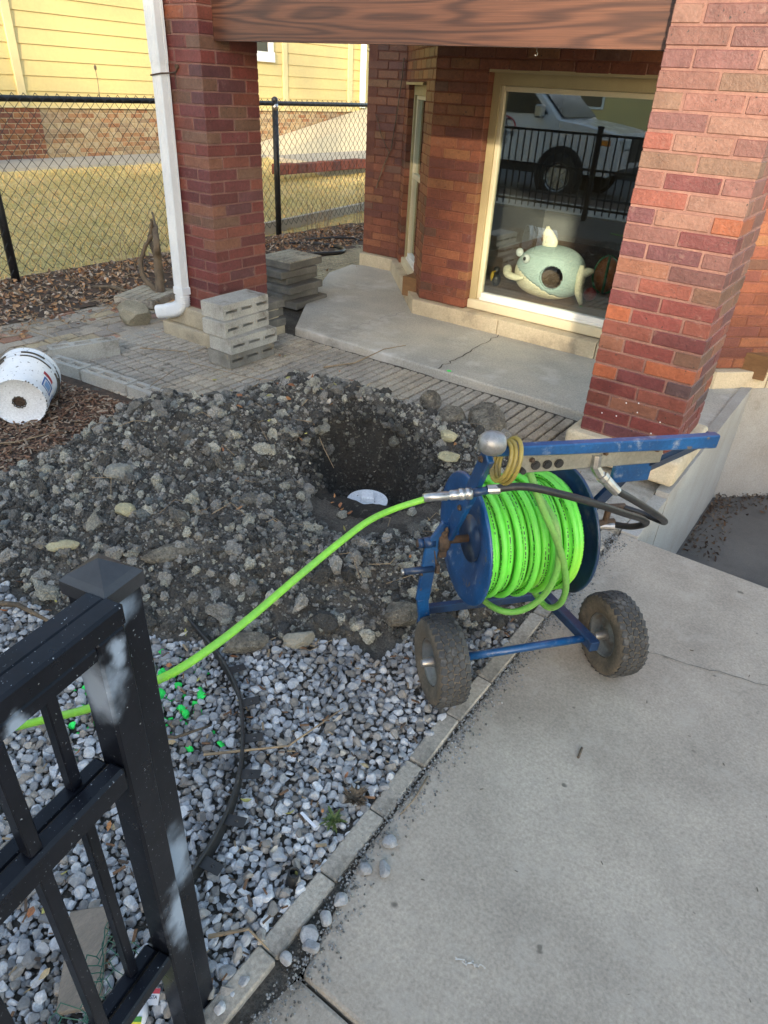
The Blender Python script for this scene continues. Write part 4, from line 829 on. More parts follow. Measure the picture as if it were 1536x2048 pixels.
# handle: square bar with sagging ends, arms down to the bearings
HB = (-.15, .768)
def handle(b):
    P = [(-.255, -.15, .782), (-.10, -.15, .775), (.10, -.15, .768), (.25, -.15, .763), (.335, -.148, .760)]
    S = spline([cw(*p) for p in P], 6); n = len(S); vs = []
    for i, p in enumerate(S):
        d = (S[min(i + 1, n - 1)] - S[max(i - 1, 0)]).normalized(); sd_ = d.cross(EZ).normalized(); up_ = sd_.cross(d); w = .012; h = .0115 + .0065 * i / n; c = .003
        for a_, b_ in ((-w, -h + c), (-w + c, -h), (w - c, -h), (w, -h + c), (w, h - c), (w - c, h), (-w + c, h), (-w, h - c)): vs.append(p + sd_ * a_ + up_ * b_)
    b.add(vs, [(i * 8 + k, i * 8 + (k + 1) % 8, (i + 1) * 8 + (k + 1) % 8, (i + 1) * 8 + k) for i in range(n - 1) for k in range(8)] + [tuple(range(8))[::-1], tuple((n - 1) * 8 + k for k in range(8))])
    bar(b, cw(.325, -.150, .761), cw(.338, -.120, .752), .020, .034, ch=.004)
part('handle_bar', handle, M['blue'])
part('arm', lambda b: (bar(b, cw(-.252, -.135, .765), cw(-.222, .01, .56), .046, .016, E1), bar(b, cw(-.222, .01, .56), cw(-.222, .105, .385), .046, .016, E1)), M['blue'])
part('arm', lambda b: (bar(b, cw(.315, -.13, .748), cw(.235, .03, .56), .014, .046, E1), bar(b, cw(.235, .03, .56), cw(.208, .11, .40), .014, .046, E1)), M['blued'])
part('bracket_plate', lambda b: b.cbox((.15, -.05, .600), (.26, -.035, .680), .002, X=CX), M['blue'])
def plate(b):
    bar(b, cw(-.185, -.125, .727), cw(.215, -.125, .722), .006, .050); b.cbox((-.13, -.13, .742), (.20, -.10, .75), .002, X=CX)
pl = part('control_plate', plate, M['plate'])
for a in (-.128, -.098, -.068):
    mb = MB(); o = cw(a, -.129, .722); mb.lathe([(0, 0), (0, .0115), (.003, .0115), (.003, .008), (.005, .008), (.005, 0)], o, -E2, 16); mb.build('knob', M['black'], pl)
mb = MB(); mb.lathe([(0, 0), (0, .007), (.012, .007), (.012, 0)], cw(-.162, -.129, .713), -E2, 10); mb.build('cap_screw', M['black'], pl)
def fitA(b):
    P = [cw(.030, -.128, .735), cw(.030, -.132, .706), cw(.042, -.135, .690)]; b.tube(P, .013, 8)
    d = (cw(.095, -.150, .640) - cw(.042, -.135, .690)); L = d.length; d.normalize(); o = cw(.042, -.135, .690)
    b.lathe([(0, 0), (0, .012), (.010, .012), (.010, .0155), (.022, .0155), (.022, .011), (.026, .011), (.026, .0135), (L, .0125), (L, 0)], o, d, 12)
part('hose_fitting', fitA, M['steel'])
def bolts(name, pts, ax_, r=.007):
    for p in pts: mb = MB(); mb.lathe([(0, 0), (0, r * 1.35), (.0015, r * 1.35), (.0016, r), (.006, r), (.0065, 0)], p, ax_, 6); mb.build(name, M['rust'], RC)
bolts('bolt', [cw(-.292, .105, .20), cw(-.292, .105, .255), cw(-.262, -.12, .745), cw(-.232, .03, .52), cw(-.235, .09, .41)], -E1)
bolts('bolt', [cw(-.14, -.131, .738), cw(.19, -.131, .738), cw(.05, -.131, .74)], -E2, .005)
# black hoses
part('black_hose', lambda b: b.tube(spline([cw(.090, -.150, .645), cw(.16, -.14, .602), (cw(.27, -.10, .525)), cw(.36, -.04, .455), cw(.405, .01, .412), cw(.400, .055, .400), cw(.375, .085, .402), cw(.335, .112, .409)]), .0092, 12), M['black'], True)
part('black_hose', lambda b: b.tube(spline([cw(-.222, -.088, .642), cw(-.13, -.10, .648), cw(-.03, -.11, .622), cw(.09, -.10, .573), cw(.20, -.07, .515), cw(.285, -.03, .465), cw(.338, .0, .425), cw(.350, .03, .395), cw(.340, .065, .368), cw(.315, .11, .350)]), .0098, 12), M['black'], True)
part('hose_fitting', lambda b: (b.lathe([(0, 0), (0, .0115), (.036, .0115), (.036, .0125), (.05, .0125), (.05, 0)], cw(.262, .112, .35), (cw(.33, .09, .352) - cw(.262, .112, .35)), 12)), M['steel'])
part('hose_coupling', lambda b: (b.lathe([(0, 0), (0, .0115), (.030, .0125), (.030, .010), (.034, .010), (.034, 0)], cw(-.222, -.088, .642), E1 * .98 + E2 * -.1, 12)), M['steel'], False)
part('pipe_nipple', lambda b: b.tube([cw(-.262, -.09, .637), cw(-.220, -.089, .641)], .0105, 14), M['blued'], True)
part('hose_coupling', lambda b: (b.lathe([(0, 0), (0, .0145), (.012, .0145), (.014, .012), (.018, .012), (.020, .0145), (.030, .0145), (.032, .011), (.034, .0125), (.052, .0125), (.054, .010), (.060, .010), (.062, .0115), (.085, .0105), (.12, .0100), (.12, 0)], cw(-.262, -.09, .637), -E1, 6 * 3)), M['steel'], True)
# winding
def wind():
    mb = MB(); hr = .0098; P = []; turns = 13; a0, a1 = -.158, .108
    for layer, (rad, na) in enumerate(((.128, 14), (.149, 14.3))):
        N = int(na * 40)
        for k in range(N + 1):
            t = k / N; a = (a0 + (a1 - a0) * t) if layer % 2 == 0 else (a1 - (a1 - a0) * t); th = -2 * math.pi * na * t + layer * 2.1
            wob = .0035 * math.sin(th * .37 + 1.3) + .003 * math.sin(a * 90); rr = rad + wob + .004 * math.sin(th * 2 + layer)
            P.append(cw(a + .004 * math.sin(th * 1.0 + t * 9) + .003 * math.sin(th * .5), BC[0] + rr * math.cos(th), BC[1] + rr * math.sin(th) - (.006 if math.sin(th) < 0 else 0)))
    mb.tube(P, hr, 9, uvr=1); return mb
wm = wind().build('wound_hose', M['hose'], RC, smooth=True)
def loose(a_s, b0, rad, ph, n=40, sag=.02):
    P = []
    for k in range(n + 1):
        t = k / n; e_ = min(t, 1 - t); rad_ = rad - .022 * (1 - min(e_ / .10, 1)); th = -.9 + ph - 2 * math.pi * 1.06 * t; rr = rad_ + sag * max(0, -math.sin(th)); a = a_s[0] + (a_s[1] - a_s[0]) * t + .012 * math.sin(th * 1.3)
        P.append(cw(a, BC[0] + rr * math.cos(th), BC[1] + rr * math.sin(th)))
    return P
mb = MB(); hr = .0098
for (a0, a1, rad, ph, sg) in ((-.12, -.155, .166, 0, .004), (-.07, -.115, .169, .4, .006), (-.02, -.075, .170, -.2, .008), (.05, -.03, .170, .6, .004), (.095, .05, .168, 0., .004), (.105, .08, .168, 1.1, .004)): mb.tube(loose((a0, a1), 0, rad, ph, sag=sg), hr, 9, uvr=1)
mb.build('outer_turns', M['hose'], RC, smooth=True)
# free run crossing the coil and hanging in a loop under the reel
S1 = [cw(-.101, -.060, .666), cw(-.089, -.090, .625), cw(-.061, -.105, .565), cw(-.017, -.110, .487), cw(.029, -.100, .393), cw(.076, -.070, .277), cw(.095, -.030, .186), cw(.079, .000, .152), cw(.065, .050, .160), cw(.05, .11, .19)]
S2 = [cw(-.02, .03, .545), cw(-.005, -.06, .515), cw(.004, -.088, .466), cw(.016, -.095, .391), cw(.014, -.085, .307), cw(-.008, -.065, .236), cw(-.044, -.040, .191), cw(-.083, -.010, .176), cw(-.112, .050, .172), cw(-.13, .12, .19)]
FL = mat('faded_lime', (.15, .42, .07), (.19, .36, .09), rough=.5, scale=9, dust=(.22, .26, .13), dust_lo=.6, dust_hi=.75)
mb = MB(); mb.tube(spline(S1, 7), .0095, 10, uvr=1); mb.build('hanging_strand', FL, RC, smooth=True)
mb = MB(); mb.tube(spline(S2, 7), .0095, 10, uvr=1); mb.build('hanging_strand', FL, RC, smooth=True)
part('side_loop', lambda b: b.tube([cw(.163 + .004 * math.sin(t * 3), BC[0] + .105 * math.cos(t), BC[1] + .085 * math.sin(t) - .01) for t in np.linspace(-2.2, 1.6, 24)], .0125, 10, uvr=1), M['hose'], True)
# nozzle float and yellow tie hose on the handle end
nz = thing('yellow_hose_loop', 'yellow hose loops hanging over the left end of the handle bar', 'hose loop', cw(-.23, -.15, .76))
mb = MB()
for q, (rx, off) in enumerate(((.046, 0), (.052, .010), (.044, -.010))):
    mb.tube([cw(-.222 + off + .012 * math.sin(t), -.160 + rx * .8 * math.cos(t), .757 + rx * math.sin(t)) for t in np.linspace(0, 2 * math.pi, 28)][:-1], .0052, 8, closed=True)
mb.build('hose_turns', M['yhose'], nz, smooth=True)
nb = thing('hose_nozzle', 'rounded aluminium bullet nozzle with a small hole at the handle end', 'nozzle', cw(-.255, -.18, .81))
o = cw(-.296, -.165, .812); ax = (E1 * 1 + E2 * -.10 + EZ * -.10).normalized(); mb = MB(); mb.lathe([(0, .0035), (.0005, .010), (.005, .0175), (.014, .0245), (.026, .028), (.040, .0275), (.052, .024), (.058, .018), (.060, .0)], o, ax, 32)
mb.build('body', mat('cast_aluminium', (.30, .30, .30), (.22, .22, .22), rough=.42, metal=.55, scale=20, speck=(.1, .1, .1), speck_scale=200, speck_amt=.28), nb, smooth=True)
mb = MB(); mb.lathe([(-.0006, 0), (-.0006, .0036), (.003, .0036), (.003, 0)], o, ax, 14); mb.build('orifice', M['eyeb'], nb)
# long lime hose leaving over the fence
HP = [cw(-.375, -.09, .634), (.238, -1.959, .552), (.231, -2.046, .560), (.231, -2.135, .557), (.237, -2.284, .548), (.248, -2.437, .541), (.246, -2.53, .533), (.228, -2.598, .517), (.176, -2.651, .480), (.101, -2.691, .421), (.011, -2.727, .361), (-.091, -2.764, .293), (-.232, -2.814, .205), (-.605, -2.942, -.002), (-.95, -3.06, -.16), (-1.4, -3.2, -.2), (-2.4, -3.5, -.2)]
mb = MB(); mb.tube(spline(HP, 8), .0076, 14, uvr=1); tag(mb.build('green_hose', mat('lime_hose_dull', (.24, .60, .045), (.20, .50, .06), rough=.45, scale=14, fine=.12, stretch=(1, 1, 1), dust=(.24, .36, .12), dust_lo=.6, dust_hi=.78, dust_scale=20), smooth=True), 'single lime green hose running from the reel coupling past the gate post', 'hose')

# ---------------------------------------------------------------- downspout
ds = thing('downspout', 'white corrugated downspout strapped to the left brick pillar with a ribbed elbow', 'downspout', (-2.9, -.06, .05))
mb = MB(); dx0, dx1 = -2.895, -2.812; sh = -.055
Pp = []
for k, (ox, oy) in enumerate([(0, 0), (.083, 0), (.083, -.016), (.078, -.020), (.083, -.024), (.083, -.060), (.060, -.060), (.057, -.055), (.052, -.060), (.046, -.060), (.043, -.055), (.038, -.060), (.030, -.060), (.027, -.056), (.022, -.060), (0, -.060), (0, -.024), (.005, -.020), (0, -.016)]): Pp.append((dx0 + ox + sh, -.022 + oy))
def ds_sec(z, sx=0): return [(x + sx, y, z) for x, y in Pp]
n = len(Pp); vs = []; zs = [.115, .7, 1.3, 2.4]
for z in zs: vs += ds_sec(z, {.115: -.0, .7: .012, 1.3: .02, 2.4: .02}[z])
mb.add(vs, [(i * n + k, i * n + (k + 1) % n, (i + 1) * n + (k + 1) % n, (i + 1) * n + k) for i in range(len(zs) - 1) for k in range(n)]); mb.build('pipe', M['white'], ds)
mb = MB(); vs = []
for z, g in ((1.435, .002), (1.47, .004), (2.4, .004)): vs += [(x + (.020 if True else 0) + (g if x > dx0 + sh + .04 else -g), y - (g if y < -.05 else 0), z) for x, y in Pp]
mb.add(vs, [(i * n + k, i * n + (k + 1) % n, (i + 1) * n + (k + 1) % n, (i + 1) * n + k) for i in range(2) for k in range(n)]); mb.build('upper_pipe', M['white'], ds)
mb = MB(); cx, cy = dx0 + sh + .0415, -.052; path = spline([(cx, cy, .135), (cx, cy, .08), (cx - .01, cy, .035), (cx - .05, cy - .01, -.002), (cx - .13, cy - .02, -.030), (cx - .235, cy - .035, -.055)], 12)
rr = []; NN = len(path); vs = []
for i, p in enumerate(path):
    d = (path[min(i + 1, NN - 1)] - path[max(i - 1, 0)]).normalized(); s = Vector((0, 1, 0)); s = (s - d * s.dot(d)).normalized(); t = d.cross(s)
    g = 1 + (.11 if 6 < i < NN - 8 and i % 3 == 0 else (-.03 if 6 < i < NN - 8 else 0)); w, h = .036 * g, .046 * g
    for a in np.linspace(0, 2 * np.pi, 20, endpoint=False):
        ca, sa = math.cos(a), math.sin(a); k = (abs(ca) ** 4 + abs(sa) ** 4) ** -.25; vs.append(p + s * w * ca * k + t * h * sa * k)
mb.add(vs, [(i * 20 + k, i * 20 + (k + 1) % 20, (i + 1) * 20 + (k + 1) % 20, (i + 1) * 20 + k) for i in range(NN - 1) for k in range(20)]); mb.build('elbow', M['white'], ds, smooth=True)
mb = MB(); mb.cbox((dx0 + sh - .006, -.088, .105), (dx1 + sh + .008, -.014, .155), .004); mb.build('collar', M['white'], ds)
mb = MB(); zz = 1.385; sx_ = .02; mb.tube([(dx0 + sh + sx_ - .006, -.02, zz - .012), (dx0 + sh + sx_ - .005, -.088, zz - .012), (dx1 + sh + sx_ + .006, -.088, zz), (dx1 + sh + sx_ + .012, -.03, zz + .004), (dx1 + sh + .07, -.014, zz + .01), (dx1 + sh + .085, -.012, zz + .03)], .004, 6)
mb.lathe([(0, 0), (0, .012), (.012, .012), (.012, 0)], (dx1 + sh + .085, -.009, zz + .038), (0, -1, 0), 12); mb.tube([(dx1 + sh + .06, -.012, zz + .008), (dx1 + sh + .062, -.013, zz - .05), (dx1 + sh + .075, -.012, zz - .09)], .003, 5); mb.build('strap', M['rust'], ds)

# ---------------------------------------------------------------- cement blocks
def block(X, name, label, group, sx=.20, sy=.405, sz=.096, holes=3, mt=M['cmu'], slot=True, ab=(.42, .60), fill=False):
    """cored block: slots open through the +x face"""
    t = thing(name, label, 'block', tuple(X.translation), group); mb = MB()
    # body as slabs round three slots running through x
    a = sz * ab[0]; b = sz * ab[1]; hw = sy / holes * .35; ys = [-sy / 2 + sy * (i + .5) / holes for i in range(holes)]; ch = .004
    if slot:
        cuts = [-sy / 2] + [q for y in ys for q in (y - hw, y + hw)] + [sy / 2]
        prof = []
        # front ring built as a grid of quads so the openings are real
        def face(x, inward):
            zs = [0, a, b, sz]
            F = []
            for i in range(len(cuts) - 1):
                for k in range(3):
                    if k == 1 and i % 2 == 1: continue
                    q = [(x, cuts[i], zs[k]), (x, cuts[i + 1], zs[k]), (x, cuts[i + 1], zs[k + 1]), (x, cuts[i], zs[k + 1])]; F.append(q[::-1] if inward else q)
            return F
        vsf = face(sx / 2, False)
        for q in vsf: mb.add([X @ Vector(p) for p in q], [(0, 1, 2, 3)])
        for y in ys:
            y0, y1 = y - hw, y + hw; d = -sx / 2 + .03
            for q in ([(sx / 2, y0, a), (d, y0, a), (d, y1, a), (sx / 2, y1, a)], [(sx / 2, y0, b), (sx / 2, y1, b), (d, y1, b), (d, y0, b)], [(sx / 2, y0, a), (sx / 2, y0, b), (d, y0, b), (d, y0, a)], [(sx / 2, y1, a), (d, y1, a), (d, y1, b), (sx / 2, y1, b)], [(d, y0, a), (d, y0, b), (d, y1, b), (d, y1, a)]):
                mb.add([X @ Vector(p) for p in q], [(0, 1, 2, 3)])
        x0, x1, y0, y1 = -sx / 2, sx / 2, -sy / 2, sy / 2
        for q in ([(x0, y0, 0), (x0, y0, sz), (x0, y1, sz), (x0, y1, 0)], [(x0, y0, 0), (x1, y0, 0), (x1, y0, sz), (x0, y0, sz)], [(x0, y1, 0), (x0, y1, sz), (x1, y1, sz), (x1, y1, 0)], [(x0, y0, sz), (x1, y0, sz), (x1, y1, sz), (x0, y1, sz)], [(x0, y0, 0), (x0, y1, 0), (x1, y1, 0), (x1, y0, 0)]):
            mb.add([X @ Vector(p) for p in q], [(0, 1, 2, 3)])
    ob = mb.build('body', mt, t); 
    me = ob.data
    import bmesh
    bm = bmesh.new(); bm.from_mesh(me); bmesh.ops.remove_doubles(bm, verts=bm.verts, dist=.0002)
    es = [e for e in bm.edges if len(e.link_faces) == 2 and e.calc_face_angle(0) > 1.2]; bmesh.ops.bevel(bm, geom=es, offset=.005, segments=2, affect='EDGES', clamp_overlap=True)
    bm.to_mesh(me); bm.free()
    if fill:
        mb = MB()
        for y in ys: mb.box((-sx / 2 + .04, y - hw + .002, a + .002), (sx / 2 - .012, y + hw - .002, b - .002), X=X)
        mb.build('soil_fill', M['bed'], t)
    return t
bl = [(-2.305, -.075, 0, 0.0), (-2.315, -.06, 1, .05), (-2.335, -.085, 2, -.04), (-2.36, -.09, 3, .06)]
TX = ['bottom cement block of the stack of four at the left pillar', 'second cement block up in the stack of four at the left pillar', 'third cement block up, skewed in the stack of four', 'topmost cement block with a stained corner on the stack of four']
for (x, y, k, a), tx in zip([(-2.315, -.08, 0, .01), (-2.295, -.075, 1, -.02), (-2.345, -.085, 2, .06), (-2.372, -.06, 3, .03)], TX):
    block(Matrix.Translation((x, y, PZ + .001 + k * .0975)) @ Matrix.Rotation(a, 4, 'Z'), 'cement_block', tx, 'stacked cement blocks', mt=M['cmu'] if k != 0 else M['cmu2'])
# blocks lying in a row with slots up, forming the bed border
up = Matrix.Rotation(-math.pi / 2, 4, 'Y')
def row_block(p, q, z, tx, h=.20, mt=M['cmu']):
    p = Vector((*p, 0)); q = Vector((*q, 0)); d = (q - p); L = d.length; d.normalize(); c = (p + q) / 2
    # local: slots face +x -> world up ; long axis y -> d ; thickness z -> side
    s = d.cross(Vector((0, 0, 1))); X = Matrix((Vector((0, 0, 1)), d, Vector((0, 0, 1)).cross(d))).transposed().to_4x4(); X.translation = (c.x, c.y, z) 
    X.translation = Vector((c.x, c.y, z)) - X.to_3x3() @ Vector((0, 0, .048))
    return block(X, 'cement_block', tx, 'cement blocks bordering the mulch bed', sx=h, sy=L - .006, mt=mt, ab=(.30, .66), fill=True)
A = Vector((-3.12, -1.00)); B = Vector((-1.97, -.86)); dd = (B - A) / 3
for k, tx in enumerate(('farthest cement block of the bed border beside the bucket', 'middle cement block of the bed border', 'nearest cement block of the bed border touching the soil heap')):
    p = A + dd * k; q = A + dd * (k + 1) + Vector((0, (.0, .0, -.02)[k])); row_block(tuple(p), tuple(q), -.235 - .006 * k, tx)
row_block((-3.10, -.97), (-2.98, -.56), -.20, 'cement block standing on edge with slots up behind the bucket')
# stack of ribbed pavers
def slabt(x, y, z, a, label, sx=.30, sy=.42, sz=.055, mt=M['darkblock'], grid=False, cat='paver', group='stacked pavers behind the pillar'):
    t = thing('paver', label, cat, (x, y, z), group); mb = MB(); X = Matrix.Translation((x, y, z)) @ Matrix.Rotation(a, 4, 'Z'); mb.cbox((-sx / 2, -sy / 2, 0), (sx / 2, sy / 2, sz), .005, X=X); mb.build('slab', mt, t)
    if grid:
        mb = MB(); nx, ny = 5, 7
        for i in range(nx):
            for k in range(ny): mb.cbox((-sx / 2 + i * sx / nx + .004, -sy / 2 + k * sy / ny + .004, sz - .002), (-sx / 2 + (i + 1) * sx / nx - .004, -sy / 2 + (k + 1) * sy / ny - .004, sz + .008), .003, X=X, col=(.95, .97, .92))
        mb.build('ribs', M['paver'], t)
words = ['bottom', 'second', 'third', 'fourth', 'fifth', 'sixth']
PSX, PSY = -3.03, 1.20
for k in range(6):
    slabt(PSX - .02 * k + (.03, -.03, .02, -.05, .0, .01)[k] - .02, PSY - .02 + .008 * k + (.02, -.02, .0, .03, -.02, .05)[k], SZ - .03 + k * .056, R((4, -3, 2, 5, -2, 3)[k]), words[k] + ' dark paver up in the tall stack behind the left pillar' if k else 'bottom dark paver of the tall stack behind the left pillar', sx=.36, sy=.42, grid=(k == 5))
for k in range(4):
    slabt(-2.56 - .008 * k + (.0, .012, -.01, .0)[k], .40 + .01 * k, PZ + k * .060, R((2, -4, 3, -2)[k]), ('bottom', 'second', 'third', 'topmost')[k] + ' small dark paver in the low stack behind the cement blocks', sx=.13, sy=.24, group='small pavers in the low stack')
slabt(-3.85, .33, GZ + .02, R(20), 'loose ribbed paver leaning behind the downspout elbow', sx=.35, sy=.40, mt=M['paver'], grid=True, group=None)

# ---------------------------------------------------------------- bucket
bc_ = Vector((-2.50, -1.43, -.052)); bk = thing('bucket', 'dirty white plastic bucket lying on its side with a hole in the base', 'bucket', (-2.62, -1.3, GZ))
o = Vector((-2.394, -1.547, -.082)); ax = (Vector((-2.665, -1.326, -.058)) - o).normalized(); Lb = .345
ML = mat('dirty_white_plastic', (.74, .76, .78), (.62, .66, .70), rough=.42, scale=6, fine=.05, speck=(.03, .028, .025), speck_scale=60, speck_amt=.345, dust=(.05, .045, .04), dust_lo=.66, dust_hi=.70, dust_scale=22)
mb = MB(); mb.lathe([(0, .128), (.002, .131), (.006, .133), (.25, .1405), (.252, .150), (.262, .151), (.264, .143), (.285, .144), (.287, .153), (.297, .154), (.300, .145), (Lb - .012, .147), (Lb - .010, .156), (Lb, .157), (Lb, .146), (Lb - .02, .142), (.01, .128)], o, ax, 56); mb.build('wall', ML, bk, smooth=True)
mb = MB(); mb.lathe([(.010, .028), (.010, .122), (.004, .126), (.0, .1285), (.005, .131)], o, ax, 48); mb.lathe([(.012, .128), (.012, .028)], o, ax, 48); mb.build('base', M['pvc'], bk, smooth=True)
u1 = Vector((0, 0, 1)); u1 = (u1 - ax * u1.dot(ax)).normalized(); u2 = ax.cross(u1)
mb = MB(); P = []
for k in range(26):
    t = 2 * math.pi * k / 26; r_ = .031 + .003 * math.sin(k * 2.7); P.append(o + ax * .008 + (u1 * math.cos(t) + u2 * math.sin(t)) * r_)
mb.tube(P, .0035, 5, closed=True); mb.build('mud_rim', M['soil'], bk)
mb = MB()
for k in range(46):
    t = random.uniform(0, 2 * math.pi)
    if True: p = o + ax * .002 + (u1 * math.cos(t) + u2 * math.sin(t)) * .1305; g_ = random.uniform(.0012, .0042); mb.lathe([(-.002, 0), (-.002, g_), (.003, g_ * 1.2), (.004, 0)], p, ax, 5)
for q, (aa, r_, w) in enumerate(((.252, .152, .004), (.287, .1555, .004), (.272, .1445, .003))):
    for a0 in (0, 1.3, 2.4, 3.6, 4.9): mb.tube([o + ax * (aa + .002 * math.sin(t * 5)) + (u1 * math.cos(t) + u2 * math.sin(t)) * r_ for t in np.linspace(a0, a0 + random.uniform(.7, 1.15), 16)], w * random.uniform(.7, 1.3), 5)
mb.build('mud_stain', M['soil'], bk)['kind'] = 'stuff'
def patch(name, a0, a1, t0, t1, mt, lift=.0012):
    mb = MB(); n = 10; vs = []
    for i in range(2):
        aa = (a0, a1)[i]
        for k in range(n + 1):
            t = t0 + (t1 - t0) * k / n; rad = .133 + (.1405 - .133) * (aa - .006) / .244 + lift; vs.append(o + ax * aa + (u1 * math.cos(t) + u2 * math.sin(t)) * rad)
    mb.add(vs, [(k, k + 1, n + 2 + k, n + 1 + k) for k in range(n)]); return mb.build(name, mt, bk)
# the camera sees the side towards +x: find its angle
vd = (CP - o); tcam = math.atan2(vd.dot(u2), vd.dot(u1)); sg = 1 if u2.dot(CR) > 0 else -1
patch('label_blue', .055, .150, tcam + sg * .50, tcam + sg * 1.06, M['inkb']); patch('label_panel', .062, .132, tcam + sg * .56, tcam + sg * .98, M['tagw'], .0018); patch('label_inset', .070, .124, tcam + sg * .61, tcam + sg * .93, M['inkl'], .0024)
patch('label_red', .165, .195, tcam + sg * .42, tcam + sg * .95, M['tagr']); patch('label_bar', .06, .135, tcam + sg * 1.22, tcam + sg * 1.27, M['inkb']); patch('label_bar', .06, .15, tcam + sg * 1.34, tcam + sg * 1.40, M['inkb'])
mb = MB(); mb.lathe([(.02, .0), (.021, .055), (.03, .06)], o + u1 * .008 - u2 * sg * .028, ax, 14); mb.build('hole_shade_disc', M['bed'], bk)  # dark disc behind the hole, standing in for shade inside the bucket
hl = MB(); P = [o + ax * (Lb - .03) + (u1 * math.cos(t) + u2 * math.sin(t)) * .152 + ax * -.06 * math.sin((t - tcam - sg * .7) / (sg * 1.8) * math.pi) - Vector((0, 0, .05)) * math.sin((t - tcam - sg * .7) / (sg * 1.8) * math.pi) for t in np.linspace(tcam + sg * .7, tcam + sg * 2.5, 18)]
hl.tube(P, .0022, 6); hl.build('wire_handle', M['wire'], bk)

# ---------------------------------------------------------------- cleanout cap in the hole
cc = thing('cleanout_cap', 'white plastic pipe cap with a square plug at the bottom of the dug hole', 'pipe cap', (-.68, -.825, -.32))
mb = MB(); mb.lathe([(-.16, .084), (-.020, .084), (-.020, .098), (-.002, .099), (.0, .096), (.0, .0)], (-.68, -.825, -.308), (0, 0, 1), 48); mb.build('disc', M['pvc'], cc)
mb = MB(); X = Matrix.Translation((-.68, -.825, -.309)) @ Matrix.Rotation(R(38), 4, 'Z'); mb.cbox((-.032, -.032, .0), (.032, .032, .030), .004, X=X); mb.build('square_plug', M['pvc'], cc)

# ---------------------------------------------------------------- dirt: clods, gravel, litter
def heights(x, y): return H(x, y)
tp_s = [stone_tpl(1, 5, (.5, .9), .16, (1, .8, .7)) for _ in range(8)]; tp_c = [stone_tpl(2, 9, (.48, .9), .10, (1, .8 + .15 * rng.random(), .6 + .25 * rng.random())) for _ in range(12)]
tp_g = [stone_tpl(2, 8, (.40, .80), .015, (1, .78 + .15 * random.random(), .55 + .2 * random.random())) for _ in range(16)]
def insoil(n, th=.012):
    out = []
    while sum(len(a) for a in out) < n:
        x = rng.uniform(-2.9, .45, n); y = rng.uniform(-2.7, .42, n); k = (mound(x, y) + .02 * fbm(x * 8, y * 8, 3, 4) > th) & ~((x > .15) & (y > -.47)) & ~((x > .37)); out.append(np.stack([x[k], y[k]], 1))
    return np.concatenate(out)[:n]
def soilcol(n, pale=.12):
    b = (.055 + .32 * rng.random((n, 1)) ** 2.0) * np.array([[1, .95, .86]]); k = rng.random(n) < pale; b[k] = rng.uniform(.24, .46, (k.sum(), 1)) * np.array([[1, .96, .80]]); g = rng.random(n) < .03; b[g] = rng.uniform(.14, .22, (g.sum(), 1)) * np.array([[.92, 1, .98]]); return b
allV = []; allF = []; allC = []; off = 0
def addset(s):
    global off
    V, F, C = s; allV.append(V); allF.append(F + off); allC.append(C); off += len(V)
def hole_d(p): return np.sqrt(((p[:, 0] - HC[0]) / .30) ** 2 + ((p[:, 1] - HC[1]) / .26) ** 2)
for n, lo, hi, tp, pale in ((30000, .003, .0075, tp_s, .12), (7000, .007, .014, tp_s, .16), (2700, .012, .024, tp_c, .20), (480, .022, .042, tp_c, .28)):
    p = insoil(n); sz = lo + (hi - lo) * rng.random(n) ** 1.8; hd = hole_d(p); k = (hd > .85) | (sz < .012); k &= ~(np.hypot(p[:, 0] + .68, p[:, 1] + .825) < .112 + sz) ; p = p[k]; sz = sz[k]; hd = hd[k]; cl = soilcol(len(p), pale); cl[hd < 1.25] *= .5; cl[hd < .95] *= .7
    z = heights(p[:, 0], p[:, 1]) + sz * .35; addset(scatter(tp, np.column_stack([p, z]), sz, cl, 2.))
big = [(-.45, -1.06, .035), (-.58, -1.14, .03), (-.80, -1.12, .035), (-.36, -.92, .03), (-1.08, -.95, .04), (-1.35, -1.68, .052), (-.92, -2.02, .045), (-1.05, -1.15, .045), (-.6, -1.75, .04), (-1.7, -1.35, .05), (-.45, -1.95, .05), (-.15, -1.75, .05), (-.28, -1.62, .045), (-1.15, -2.1, .045), (-.8, -1.45, .035), (-.35, -.15, .06), (-.55, -.12, .055), (-.2, -.55, .045), (-1.9, -1.5, .05), (.0, -1.35, .045), (-.75, -.18, .05), (-1.0, -2.25, .05), (-.62, -2.12, .05), (-.95, -.12, .05), (-.12, -.25, .06)]
P = np.array([(a, b) for a, b, _ in big]); S = np.array([c for *_, c in big]); tp_b = [stone_tpl(3, 10, (.5, .9), .055, (1, .8, .65)) for _ in range(8)]
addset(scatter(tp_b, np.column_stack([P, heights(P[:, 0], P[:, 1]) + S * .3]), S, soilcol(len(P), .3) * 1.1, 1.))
tag(np_obj('soil_clods', np.concatenate(allV), np.concatenate(allF), np.concatenate(allC), M['clod']), 'grey clods and crumbs of dug soil covering the heap', 'clods', kind='stuff')

